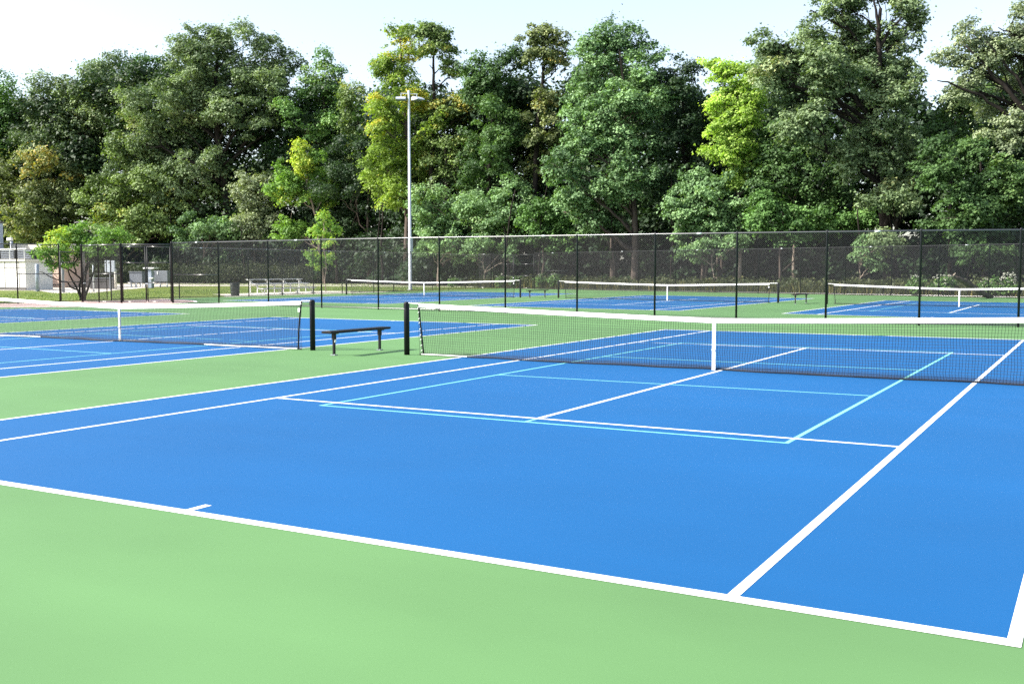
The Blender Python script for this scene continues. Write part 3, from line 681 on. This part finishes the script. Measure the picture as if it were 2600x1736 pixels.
        if len(near):
            for j in rng.choice(near, min(limbs, len(near)), replace=False): branch(np.array(pts[rng.integers(3, 8)]), cc[j], ra*.3, .018, nseg=4, sides=4)
    for pl, ra in xl:
        P3 = [atd(x, y, D-1.2) for x, y in pl]; ra = ra*.75; Q3 = []
        for i in range(len(P3)-1):
            for q in (0, .33, .66): Q3.append(P3[i]*(1-q)+P3[i+1]*q+rng.normal(size=3)*.06)
        Q3.append(P3[-1]); m3 = len(Q3); tr.tube(Q3, [ra*(1-.8*j/(m3-1)) for j in range(m3)], 7)
    tr.build('trunk', bark, t, O, True)
    per_n = np.maximum(6, (per*(cr/rc)**2).astype(int))
    C, N, idx = clumps(cc, cr, per_n, size, rng)
    ct = rng.uniform(0, 1, len(cc))**1.3*.75+rng.uniform(-.12, .16, len(ctr))[np.array(lobeid)]
    for ax_, ay_, ar_, tv in accents:          # sprays tinted apart: turned leaves, bright ones, painted sunlight low on the tallest oak
        ac = atd(ax_, ay_, D); m = (np.abs((cc-ac) @ right2) < ar_*k) & (np.abs(cc[:, 2]-ac[2]) < ar_*k); ct = np.where(m & (rng.uniform(size=len(cc)) < .75), tv, ct)
    tint = np.clip(ct[idx]*.75+rng.uniform(0, .35, len(C)), 0, 1)
    T = leaf_tris(C, N, size, rng)-np.array(O)
    tri_mesh('crown', T, leaf, tint, t)
    return t

NT = 'tree'
TR = [
 # label, D, trunk, lobes, leaf, kwargs
 ('bright green dense tree cut by the left edge of the picture', 112, [(-12, 650), (-14, 300)], [(-15, 290, 62, 92), (10, 240, 38, 52), (-5, 370, 55, 55), (12, 330, 38, 50)], 'L_green', dict(r0=.4, rc=1.2)),
 ('grey brown treetop poking over the green tree at the left edge', 128, [(50, 640), (48, 230)], [(48, 210, 30, 30), (70, 250, 34, 34)], 'L_tan', dict(r0=.3, rc=1.0, dens=.8)),
 ('broad rusty tinged tree low behind the white building', 98, [(95, 655), (100, 450)], [(55, 420, 65, 55), (120, 400, 60, 55), (30, 490, 70, 60), (120, 480, 75, 70), (60, 560, 80, 45), (165, 440, 35, 50), (10, 440, 40, 40)], 'L_tan', dict(r0=.3, rc=1.0, accents=((100, 400, 40, .84), (185, 405, 14, .95)))),
 ('silvery green tall tree right of the left edge, lower than the big oak', 116, [(160, 650), (165, 420), (190, 250)], [(115, 250, 58, 66), (190, 200, 48, 50), (255, 165, 42, 42), (165, 300, 85, 62), (245, 255, 75, 58), (120, 345, 55, 45), (210, 360, 80, 48), (290, 205, 36, 46), (85, 310, 40, 60)], 'L_oak', dict(r0=.45, rc=1.15)),
 ('bright green treetop between the silvery tree and the big oak', 124, [(345, 640), (348, 250)], [(335, 175, 38, 40), (375, 170, 32, 36), (350, 240, 50, 50)], 'L_green', dict(r0=.4, rc=1.1)),
 ('big spreading grey green oak with a dark leaning trunk, left of centre', 106, [(528, 655), (524, 500), (508, 360), (490, 230), (500, 130)], [(440, 110, 46, 38), (480, 105, 62, 40), (560, 100, 62, 38), (620, 130, 50, 42), (430, 165, 62, 52), (520, 180, 80, 58), (610, 195, 68, 48), (360, 240, 72, 52), (450, 260, 80, 52), (560, 265, 70, 45), (315, 320, 60, 52), (400, 345, 72, 48), (300, 395, 56, 42), (375, 425, 66, 42), (640, 250, 44, 38), (462, 380, 52, 44), (655, 165, 28, 28)], 'L_oak', dict(r0=.62, rc=1.0, limbs=8, hollow=.62, bark='bark_dark', xl=(([(508, 365), (470, 345), (430, 305), (388, 285)], .22), ([(512, 380), (560, 345), (610, 305), (645, 268)], .26), ([(505, 300), (480, 240), (450, 190)], .2)), accents=((310, 300, 20, .95),))),
 ('low bushy olive tree under the left side of the big oak', 96, [(275, 660), (272, 500)], [(255, 450, 62, 46), (320, 440, 52, 40), (235, 505, 52, 40), (300, 515, 66, 40), (375, 480, 52, 40), (360, 540, 60, 28), (430, 520, 52, 40), (460, 462, 50, 36), (505, 440, 30, 30)], 'L_olive', dict(r0=.22, rc=.95)),
 ('yellowish green tree crown filling the left flank of the big oak', 101, [(330, 655), (325, 420)], [(290, 335, 36, 62), (300, 270, 30, 34), (325, 400, 48, 44)], 'L_olive', dict(r0=.25, rc=.95, accents=((300, 300, 40, .8),))),
 ('grey green leafy small tree just right of the leaning oak trunk', 92, [(585, 660), (580, 500)], [(572, 445, 42, 40), (600, 490, 52, 52), (560, 520, 42, 42), (625, 530, 40, 34), (605, 420, 30, 26)], 'L_grey', dict(r0=.15, rc=.8, size=.17)),
 ('dark green tree in the gap right of the big oak with a yellow tinged top', 114, [(760, 650), (750, 400), (742, 200)], [(738, 175, 38, 42), (715, 220, 44, 40), (765, 225, 42, 42), (700, 290, 72, 56), (770, 300, 58, 56), (655, 320, 52, 50), (640, 390, 60, 50), (800, 370, 48, 56)], 'L_green', dict(r0=.42, rc=1.05, accents=((735, 180, 30, .95),))),
 ('lime topped young tree with a thin pale leaning trunk right of the big oak', 89, [(742, 655), (724, 495), (708, 440), (690, 360)], [(688, 352, 30, 30, -1.0), (720, 380, 40, 36), (668, 400, 40, 34), (705, 425, 54, 36), (655, 450, 34, 26, -1.0), (655, 500, 32, 32), (672, 540, 40, 24), (750, 435, 40, 40)], 'L_fresh', dict(hollow=.62, r0=.15, rc=.7, size=.17, bark='bark_pale', accents=((686, 345, 26, 1.0), (695, 392, 18, 1.0), (655, 440, 16, 1.0)))),
 ('olive green tree filling the gap left of the yellow green tree', 108, [(818, 655), (820, 300)], [(815, 235, 34, 36), (828, 290, 40, 44), (812, 350, 36, 40)], 'L_olive', dict(r0=.25, rc=.95)),
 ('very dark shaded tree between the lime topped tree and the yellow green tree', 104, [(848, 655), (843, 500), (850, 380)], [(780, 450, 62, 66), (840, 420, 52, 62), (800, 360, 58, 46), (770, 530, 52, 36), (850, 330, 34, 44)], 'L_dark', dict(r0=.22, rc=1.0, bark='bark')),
 ('small bright sapling in front of the dark trees, rising just above the long fence', 86, [(748, 648), (742, 560), (744, 500)], [(742, 508, 18, 16), (745, 532, 40, 20), (738, 558, 28, 12), (735, 590, 34, 16), (728, 608, 18, 12)], 'L_fresh', dict(r0=.035, rc=.40, size=.14, per=60, bark='bark_pale', limbs=4, accents=((742, 530, 60, .8),))),
 ('tall yellow green tree behind the floodlight pole', 96, [(930, 660), (934, 540), (940, 380), (925, 200), (918, 90)], [(915, 82, 34, 24), (905, 125, 40, 26, 0, .6), (890, 158, 40, 22, 0, .55), (930, 165, 36, 24, 0, .6), (915, 225, 62, 40), (880, 290, 40, 48), (930, 300, 62, 56), (880, 370, 40, 46), (935, 375, 56, 52), (872, 425, 30, 32), (915, 450, 46, 32), (975, 300, 40, 50), (868, 230, 24, 22)], 'L_gold', dict(hollow=.7, r0=.36, rc=.85, size=.19, bark='bark', stray=.4, accents=((915, 120, 26, 1.0), (880, 225, 20, 1.0), (960, 240, 22, 1.0)))),
 ('thin open crowned tree right behind the floodlight pole, its dark stem against the sky', 100, [(985, 655), (990, 400), (996, 230), (994, 150), (998, 90)], [(980, 80, 30, 18, 0, .9), (1010, 90, 34, 18, 0, .9), (1000, 120, 44, 20, 0, .8), (1015, 152, 40, 15, 0, .6), (985, 148, 25, 14, 0, .6), (1040, 175, 25, 12, 0, .5)], 'L_olive', dict(r0=.30, rc=.75, bark='bark_dark', stray=.5, accents=((970, 115, 18, .95),))),
 ('mixed green tree with golden patches right of the floodlight pole', 102, [(1020, 655), (1024, 430), (1020, 300)], [(1010, 250, 50, 36), (1055, 265, 42, 38), (1020, 320, 62, 52), (1075, 345, 44, 50), (1010, 400, 58, 44), (1040, 460, 62, 38)], 'L_olive', dict(r0=.3, rc=.95, accents=((1060, 230, 25, 1.0), (1010, 245, 20, 1.0), (1070, 270, 15, 1.0)))),
 ('broad dark green tree left of the open branched tree near the centre', 98, [(1120, 655), (1122, 400), (1135, 200)], [(1135, 120, 44, 34), (1100, 150, 40, 34, 0, .7), (1165, 155, 42, 40), (1120, 205, 56, 42), (1090, 185, 34, 22, 0, .5), (1150, 270, 62, 56), (1105, 330, 56, 56), (1165, 360, 56, 56), (1125, 420, 62, 50)], 'L_shade', dict(r0=.4, rc=.95, bark='bark_dark')),
 ('open branched brownish tree near the centre with sky between its limbs', 100, [(1225, 655), (1228, 400), (1236, 260), (1246, 170), (1250, 100)], [(1215, 95, 32, 24, 0, .8), (1250, 90, 34, 22, 0, .8), (1285, 105, 28, 30, 0, .8), (1240, 140, 44, 26, 0, .7), (1280, 155, 30, 26, 0, .6), (1245, 240, 30, 30, 0, .6), (1240, 300, 50, 44), (1235, 380, 50, 52)], 'L_tan', dict(r0=.34, rc=.8, bark='bark_dark', stray=.4, limbs=9)),
 ('large maple with silvery sunlit clumps right of centre', 88, [(1458, 655), (1456, 500), (1440, 300), (1420, 100)], [(1385, 90, 52, 34), (1365, 130, 40, 40), (1445, 95, 40, 36), (1480, 150, 42, 48), (1405, 175, 70, 52), (1345, 220, 52, 48), (1475, 225, 60, 52), (1410, 270, 70, 52), (1320, 290, 44, 50), (1370, 350, 70, 52, -1.5), (1470, 330, 62, 48), (1300, 380, 44, 44), (1330, 430, 62, 46, -1.5), (1440, 410, 64, 44, -2.0), (1400, 470, 70, 38), (1500, 400, 50, 48), (1290, 480, 50, 42), (1370, 520, 70, 24)], 'L_maple', dict(r0=.36, rc=.9, limbs=7)),
 ('dark twiggy tree right of the large maple', 96, [(1575, 655), (1570, 400), (1565, 180)], [(1560, 175, 32, 34, 0, .6), (1520, 210, 30, 50), (1575, 240, 46, 46), (1550, 310, 56, 56), (1600, 330, 40, 56), (1560, 400, 62, 56), (1540, 470, 56, 40)], 'L_dark', dict(r0=.3, rc=.95, bark='bark_dark', stray=.45)),
 ('vivid lime green tree left of the tallest oak', 82, [(1697, 655), (1696, 480), (1690, 380), (1670, 220)], [(1655, 185, 34, 32), (1690, 180, 32, 30), (1640, 230, 24, 34), (1675, 240, 40, 38), (1660, 300, 30, 36, -1), (1700, 310, 36, 42), (1690, 360, 50, 30, -1), (1650, 355, 26, 22), (1710, 395, 34, 28), (1685, 425, 24, 26), (1712, 345, 34, 40), (1725, 260, 26, 40), (1640, 160, 24, 26), (1720, 200, 28, 34), (1700, 430, 40, 30, 0, .7), (1735, 400, 26, 34, 0, .7)], 'L_lime', dict(hollow=.75, r0=.17, rc=.72, size=.18, bark='bark_pale', accents=())),
 ('low rounded light green tree at the foot of the lime green tree', 78, [(1612, 655), (1610, 480)], [(1605, 415, 32, 26), (1590, 450, 44, 34), (1640, 440, 38, 34), (1570, 500, 42, 32), (1620, 500, 62, 36), (1680, 490, 40, 34), (1600, 545, 62, 30), (1660, 550, 50, 30), (1610, 590, 44, 22, 0, .6)], 'L_maple', dict(r0=.15, rc=.7, size=.18)),
 ('tallest grey green oak at the right, its top leaving the picture', 80, [(2046, 655), (2030, 480), (2005, 300), (2010, 150), (2020, 20)], [(1860, 20, 50, 38), (1925, 10, 50, 36), (2010, -10, 56, 36), (2070, 30, 42, 36), (1900, 75, 70, 42), (1985, 100, 60, 48), (2065, 90, 48, 34, 0, .7), (1770, 100, 44, 34), (1820, 135, 62, 48), (1900, 160, 74, 50), (2010, 175, 62, 50), (1760, 180, 44, 46), (1810, 220, 70, 48), (1900, 245, 74, 52), (2010, 260, 66, 52), (2070, 200, 42, 46), (1840, 300, 62, 44), (1940, 320, 74, 48), (2050, 330, 62, 50, -1.5), (1980, 390, 60, 46, -1.5), (2080, 390, 50, 48), (2030, 450, 54, 40, -2.5), (2060, 500, 46, 34, -2.5), (2040, 550, 30, 34, -2.5)], 'L_oak', dict(r0=.60, rc=.85, limbs=9, bark='bark_dark', xl=(([(2012, 190), (1985, 178), (1950, 165), (1910, 122), (1890, 112)], .26), ([(2014, 200), (2018, 110), (2012, 40), (2004, -10)], .34), ([(2016, 110), (2050, 60), (2085, 20)], .2), ([(1990, 300), (1935, 250), (1900, 225)], .2)), accents=((2050, 520, 40, .72), (1760, 170, 25, .9)))),  # low accent by the trunk paints sunlit clumps into the leaf tint
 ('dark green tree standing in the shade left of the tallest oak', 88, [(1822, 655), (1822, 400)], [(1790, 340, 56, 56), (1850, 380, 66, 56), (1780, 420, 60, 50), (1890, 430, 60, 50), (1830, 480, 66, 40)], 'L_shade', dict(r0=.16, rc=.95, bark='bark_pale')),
 ('low leafy thicket tree in the shade beneath the tallest oak', 78, [(1790, 657), (1790, 500)], [(1760, 490, 52, 36), (1820, 500, 44, 36), (1890, 510, 62, 32), (1960, 510, 44, 34), (1800, 535, 62, 22)], 'L_green', dict(r0=.12, rc=.75, size=.18)),
 ('grey tan oak at the right edge with heavy dark limbs reaching left', 74, [(2460, 655), (2440, 420), (2400, 280), (2370, 150), (2360, 60)], [(2290, 60, 44, 34, 0, .8), (2350, 50, 52, 46), (2230, 95, 44, 30, 0, .7), (2300, 120, 62, 44, 0, .85), (2180, 150, 38, 26, 0, .6), (2240, 165, 52, 34, 0, .8), (2330, 170, 56, 50), (2200, 215, 44, 30, 0, .7), (2290, 230, 62, 44), (2360, 260, 52, 56), (2320, 310, 56, 46), (2400, 120, 60, 60)], 'L_grey', dict(r0=.55, rc=.72, size=.17, bark='bark_dark', stray=.5, limbs=10, xl=(([(2400, 330), (2345, 245), (2300, 195), (2250, 140), (2215, 105)], .30), ([(2390, 330), (2310, 260), (2245, 218), (2185, 195), (2150, 185)], .22), ([(2380, 250), (2330, 175), (2290, 130), (2262, 95)], .2), ([(2400, 200), (2365, 120), (2345, 60)], .22)))),
 ('bright green tree glimpsed under the limbs of the right edge oak', 92, [(2180, 655), (2180, 300)], [(2165, 215, 40, 26), (2230, 230, 44, 28), (2190, 265, 56, 36), (2160, 330, 56, 52), (2240, 320, 56, 48)], 'L_shade', dict(r0=.25, rc=.9, accents=((2220, 225, 40, .95),))),
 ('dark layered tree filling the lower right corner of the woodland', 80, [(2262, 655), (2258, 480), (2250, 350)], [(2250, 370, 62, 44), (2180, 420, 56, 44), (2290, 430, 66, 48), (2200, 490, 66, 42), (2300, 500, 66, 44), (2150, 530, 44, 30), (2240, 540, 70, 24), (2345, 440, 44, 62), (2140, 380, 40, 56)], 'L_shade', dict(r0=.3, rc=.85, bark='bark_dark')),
 ('dense dark tree low between the floodlight pole and the centre', 92, [(1108, 657), (1110, 520)], [(1060, 490, 56, 36), (1120, 480, 62, 42), (1180, 460, 50, 42), (1080, 530, 62, 30), (1130, 560, 56, 30, 0, .7), (1060, 580, 50, 26, 0, .6), (1165, 520, 56, 32), (985, 470, 46, 40), (1000, 520, 44, 28)], 'L_maple', dict(r0=.18, rc=.85, size=.18)),
 ('small leafy tree low beside the foot of the floodlight pole', 84.5, [(1005, 655), (1004, 560)], [(985, 575, 34, 24), (1020, 560, 34, 26), (990, 545, 30, 22), (1050, 585, 24, 20)], 'L_maple', dict(r0=.10, rc=.55, size=.16, per=80, bark='bark_pale')),
 ('low dark green tree left of the large maple, just above the long fence', 84, [(1245, 657), (1245, 540)], [(1235, 500, 44, 34), (1280, 510, 50, 32), (1250, 545, 50, 22), (1290, 570, 34, 24)], 'L_green', dict(r0=.14, rc=.75, size=.18, accents=((1218, 483, 4, 1.0),))),
 ('low grey green shrub tree beneath the big oak trunk', 88, [(470, 658), (468, 560)], [(430, 520, 50, 30), (490, 530, 44, 30), (460, 560, 56, 26), (540, 575, 40, 30), (520, 540, 34, 26)], 'L_maple', dict(r0=.12, rc=.75, size=.17)),
 ('little maple sapling with a thin pale stem behind the right of the long fence', 73, [(1968, 655), (1976, 600), (1982, 570)], [(1984, 560, 22, 18), (1975, 590, 34, 16), (2010, 600, 30, 15), (1995, 572, 24, 16), (2028, 616, 18, 9)], 'L_maple', dict(r0=.045, rc=.36, size=.13, per=50, bark='bark_pale', limbs=4)),
 ('low spreading green boughs behind the far right of the long fence', 68, [(2215, 655), (2225, 600)], [(2185, 595, 36, 18), (2235, 580, 44, 16), (2280, 600, 34, 18), (2150, 615, 20, 12), (2310, 575, 26, 12)], 'L_shade', dict(r0=.07, rc=.40, size=.14, per=50, bark='bark_dark', limbs=4)),
 ('thin leafy sapling behind the far gate in the long fence', 82, [(1112, 655), (1108, 590)], [(1080, 580, 22, 24), (1105, 560, 26, 20), (1165, 565, 18, 24), (1180, 590, 14, 16)], 'L_maple', dict(r0=.06, rc=.45, size=.15, per=60, bark='bark_pale', limbs=4)),
 ('grey leaved sapling behind the middle of the long fence', 76, [(1640, 655), (1632, 590), (1625, 560)], [(1600, 560, 30, 18), (1640, 575, 26, 18), (1580, 580, 22, 14), (1690, 560, 30, 16)], 'L_maple', dict(r0=.06, rc=.42, size=.15, per=60, bark='bark_pale', limbs=4)),
]
for i, (lab, D, tk, lb, lf, kw) in enumerate(TR): tree(lab, 'tree', D, tk, lb, lf, 100+i, **kw)

# ornamental multi-stem tree outside the corner
b5 = at(205, 763)
t = tree('small multi-stem tree with bright green leaves outside the fence corner', 'tree', float((b5-cam_p) @ FW), [(186, 689), (182, 640), (160, 600), (140, 560)],
     [(150, 545, 40, 20), (205, 532, 44, 22), (255, 545, 40, 18), (120, 575, 44, 22), (175, 580, 56, 22), (95, 600, 26, 20), (140, 610, 38, 14), (225, 575, 40, 20), (90, 622, 16, 14)], 'L_fresh', 61, r0=.075, bark='bark_dark', rc=.36, per=70, size=.11, limbs=7, name='ornamental_tree', group='small planted trees', accents=((130, 548, 28, .95),), dens=.85, hollow=.8)
st_ = MB(); D5 = float((b5-cam_p) @ FW)
for pts in ([(188, 690), (176, 660), (160, 632), (150, 600)], [(192, 690), (206, 650), (216, 620), (222, 580)], [(190, 690), (196, 640), (200, 600), (205, 560)]):
    P3 = [atd(x, y, D5+random.uniform(-.3, .3)) for x, y in pts]; st_.tube(P3, [.065, .055, .04, .02], 8)
st_.build('stem', 'bark_dark', t, tuple(t.location), True)

# bare trunks standing in the shade
for (x, D, r, top, m, lab) in ((1405, 84, .30, 540, 'bark', 'straight grey trunk in the shade below the large maple'), (1655, 84, .28, 560, 'bark', 'broad grey stump like trunk behind the middle of the fence'), (1645, 76, .10, 560, 'bark_pale', 'short pale sunlit trunk behind the middle of the fence'), (1310, 82, .16, 500, 'bark_dark', 'dark forked trunk behind the fence left of the large maple'), (1735, 80, .12, 500, 'bark', 'thin grey trunk behind the fence under the lime tree'), (543, 96, .42, 575, 'bark', 'thick grey trunk in the shade behind the lawn path'), (600, 92, .08, 560, 'bark_pale', 'thin pale curved trunk in the shade behind the bleachers')):
    D = DF(x)+11; base = atd(x, 640, D); base[2] = -.1; tp = atd(x+random.uniform(-6, 6), top, D); t = thing('tree_trunk', lab, 'trunk', (base[0], base[1], 0), 0, 'bare trunks under the trees')
    q = MB(); P3 = [base*(1-k)+tp*k+np.array([random.uniform(-.05, .05), random.uniform(-.05, .05), 0]) for k in np.linspace(0, 1, 8)]
    q.tube(P3, [r*1.3]+[r*(1-.3*k) for k in np.linspace(.1, 1, 7)], 12); q.build('trunk', m, t, (base[0], base[1], 0), True)
    s2 = MB(); e = P3[5]
    for sg in (-1, 1): s2.tube([e, e+right2*sg*r*3+np.array([0, 0, r*7]), e+right2*sg*r*5+np.array([0, 0, r*16])], [r*.4, r*.25, r*.08], 6)
    s2.build('branch', m, t, (base[0], base[1], 0), True)

# deep woodland behind the front trees
rng = np.random.default_rng(5)
def wood():
    C = []; R = []; Tn = []
    prof = [(-120, 230), (0, 225), (60, 225), (150, 195), (230, 165), (300, 160), (370, 170), (430, 150), (560, 150), (640, 165), (690, 200), (740, 195), (800, 225), (835, 240), (880, 215), (930, 200), (1040, 205), (1090, 215), (1150, 165), (1230, 200), (1290, 195), (1330, 160), (1420, 130), (1500, 170), (1560, 190), (1612, 240), (1660, 220), (1760, 150), (1850, 110), (2050, 130), (2095, 235), (2150, 255), (2250, 190), (2470, 120)]
    px = [a for a, b in prof]; py = [b for a, b in prof]
    for row, n in ((0, 2100), (1, 1100)):
        for _ in range(n):
            x = rng.uniform(-160, 2520); yt = np.interp(x, px, py)+rng.uniform(0, 25)
            Dd = DF(x)+20+row*14+rng.uniform(-5, 5)
            y = yt+(655-yt)*rng.uniform(0, 1)**.9
            C.append(atd(x, y, Dd)); R.append(rng.uniform(1.3, 2.6)*Dd/115); Tn.append(rng.uniform(0, .8))
    for _ in range(900):       # understorey bushes, their shade put into a darker tint
        x = rng.uniform(200, 2480); Dd = DF(x)+rng.uniform(9, 20); y = rng.uniform(545, 655); C.append(atd(x, y, Dd)); R.append(rng.uniform(.6, 1.5)*Dd/100); Tn.append(rng.uniform(0, .5))
    C = np.array(C); R = np.array(R); Tn = np.array(Tn); C[:, 2] = np.maximum(C[:, 2], .5); per = (R*R*34).astype(int)+10
    P, N, idx = clumps(C, R, per, .5, rng); T = leaf_tris(P, N, .44, rng)
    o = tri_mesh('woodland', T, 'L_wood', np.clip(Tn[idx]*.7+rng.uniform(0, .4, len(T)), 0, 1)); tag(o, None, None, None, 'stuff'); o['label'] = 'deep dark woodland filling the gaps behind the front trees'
wood()
def wood_stems():
    b = MB()
    for _ in range(30):
        x = rng.uniform(380, 2480); D = DF(x)+rng.uniform(6, 16); p = atd(x, 640, D); r = rng.uniform(.05, .20); h = rng.uniform(6, 11); lx = rng.normal()*.9
        b.tube([(p[0], p[1], -.1)]+[(p[0]+lx*q*q+rng.normal()*.10, p[1], h*q) for q in (.2, .4, .6, .8, 1)], [r*1.2, r, r*.9, r*.8, r*.7, r*.5], 7)
    o = b.build('woodland_stems', 'bark_dark', None, (0, 0, 0), True); tag(o, 'shaded stems standing deep inside the woodland', None, None, 'stuff')  # dark bark colour stands in for shade on these stems
wood_stems()

# weeds and undergrowth along the wood's edge
def undergrowth():
    Cs = []; Rs = []; tn = []
    for _ in range(1500):
        x = rng.uniform(-52, 22); yb = BX(x)+1.8+abs(rng.normal())*3.0; s = rng.uniform(.25, .7)
        Cs.append((x, yb, s*.75)); Rs.append(s); tn.append(rng.uniform(0, .8))
    for _ in range(900):       # left of the corner, beyond the path
        x = rng.uniform(-150, -52); q = atd(0, 0, 1); u = rng.uniform(150, 1200); v = rng.uniform(711, 717.2); p = at(u, v)
        s = rng.uniform(.6, 1.6); Dd = float((p-cam_p) @ FW)
        if Dd > 165: p = cam_p+(p-cam_p)*(140/Dd)
        Cs.append((p[0], p[1], s*.8)); Rs.append(s); tn.append(rng.uniform(0, .35))
    Cs = np.array(Cs); Rs = np.array(Rs); tn = np.array(tn)
    P, N, idx = clumps(Cs, Rs, np.maximum(18, (Rs*Rs*90).astype(int)), .2, rng, flat=1.0, upb=.2); T = leaf_tris(P, N, .17, rng)
    # upright grassy blades among them
    n = 15000; x = rng.uniform(-50, 22, n); y = 55.2-.345*x+1.2+np.abs(rng.normal(size=n))*2.2; h = rng.uniform(.25, 1.0, n)
    b = np.stack([x, y, np.zeros(n)], 1); lean = rng.normal(size=(n, 3))*.18; lean[:, 2] = 0; a = rng.uniform(0, 6.28, n); wv = np.stack([np.cos(a), np.sin(a), np.zeros(n)], 1)*.03
    G = np.stack([b-wv, b+wv, b+lean*h[:, None]+np.array([0, 0, 1.])*h[:, None]], 1)
    T = np.concatenate([T, G]); tint = np.concatenate([np.clip(tn[idx]*.8+rng.uniform(0, .2, len(idx)), 0, 1), rng.uniform(.1, .97, n)])
    o = tri_mesh('undergrowth', T, 'L_weed', tint); tag(o, 'tall weeds and yellowing grass along the edge of the woodland', None, None, 'stuff')
undergrowth()
def lawn_grass():
    n = 90000; x = rng.uniform(-100, -45.4, n); y = rng.uniform(0, 95, n); h = rng.uniform(.03, .075, n)
    b = np.stack([x, y, np.full(n, -.012)], 1); lean = rng.normal(size=(n, 3))*.02; a = rng.uniform(0, 6.28, n); wv = np.stack([np.cos(a), np.sin(a), np.zeros(n)], 1)*.03
    T = np.stack([b-wv, b+wv, b+lean+np.array([0, 0, 1.])*h[:, None]], 1)
    # keep clear of the paved strips
    keep = ~((x > -53.2) & (y > 34.3) & (y < 53.7)) & ~((x < -66) & (y < 75))
    o = tri_mesh('grass', T[keep], 'L_olive', rng.uniform(.3, .8, n)[keep]); tag(o, 'short mown grass of the lawn', None, None, 'stuff')
lawn_grass()

# white flowering shrubs
def shrub(u, v, w_, h, lab, seed, heads=60):
    rg = np.random.default_rng(seed); d = ray(u, 700); tt = (BX(CX)+1.6-CY)/(d[1]+.345*d[0]); p = (cam_p+d*tt); O = np.array([p[0], p[1], 0])
    t = thing('flowering_shrub', lab, 'shrub', O, 0, 'white flowering shrubs before the woodland')
    n = 26; cc = rg.normal(size=(n, 3))*np.array([w_*.34, w_*.34, h*.18])+np.array([0, 0, h*.5]); cc[:, 2] = np.clip(cc[:, 2], .15, h*.85); cr = rg.uniform(.22, .38, n)
    C, N, idx = clumps(cc, cr, np.full(n, 60), .1, rg); tri_mesh('foliage', leaf_tris(C, N, .13, rg), 'L_green', rg.uniform(0, 1, len(C)), t)
    fc = unit(rg.normal(size=(heads, 3)))*np.array([w_*.55, w_*.55, h*.30])+np.array([0, 0, h*.78]); fc[:, 2] = np.clip(fc[:, 2]+rg.uniform(-.05, .12, heads), h*.55, h*1.12)
    C, N, idx = clumps(fc, np.full(heads, .085), np.full(heads, 22), .05, rg); tri_mesh('flowers', leaf_tris(C, N, .06, rg), 'flower', rg.uniform(0, 1, len(C)), t)
    s = MB()
    for k in range(6): e = cc[k]; s.tube([(e[0]*.2, e[1]*.2, -.02), (e[0]*.6, e[1]*.6, e[2]*.5), tuple(e)], [.02, .015, .008], 5)
    s.build('stem', 'bark', t)
for i, (u, w_, h, hd, lab) in enumerate(((1148, .9, 1.35, 30, 'white flowering shrub just left of the far double gate'), (1272, 1.1, 1.5, 34, 'white flowering shrub seen through the left leaf of the far gate'), (1310, .9, 1.35, 26, 'white flowering shrub seen through the right leaf of the far gate'), (1373, .7, 1.5, 26, 'white flowering shrub just right of the far double gate'), (1407, .8, 1.5, 30, 'white flowering shrub second to the right of the far double gate'),
        (2325, 1.1, 1.45, 60, 'white flowering shrub left of the rightmost fence bay, beside a fence post'), (2395, 1.5, 1.5, 110, 'widest white flowering shrub above the rightmost far net'), (2505, .9, 1.25, 50, 'small white flowering shrub right of the rightmost net strap'), (2560, 1.3, 1.6, 90, 'tall white flowering shrub nearest the right edge of the picture'))):
    shrub(u, 0, w_*.72, h*.86, lab, 300+i, int(hd*.36))
# fallen log with an upturned end above the right net
p = atd(2205, 652, 62.5); O = (p[0], p[1], 0); t = thing('fallen_log', 'grey broken fallen log leaning in the weeds above the rightmost far net', 'log', O)
q = MB(); a = atd(2186, 634, 62.5); c = atd(2275, 655, 65.0); c[2] = .05; q.tube([a*(1-k)+c*k+np.array([0, 0, .06*math.sin(k*6)]) for k in (0, .15, .3, .5, .75, 1)], [.08, .13, .17, .19, .17, .15], 9); q.build('trunk', 'bark', t, O, True)
q = MB(); q.tube([a, atd(2192, 626, 62.4)], [.07, .03], 6); q.build('broken_branch', 'bark_pale', t, O, True)
q = MB(); q.tube([a, atd(2176, 633, 62.2)], [.08, .03], 6); q.build('broken_branch', 'bark_pale', t, O, True)
print('faces', sum(len(o.data.polygons) for o in SC.objects if o.type == 'MESH'))
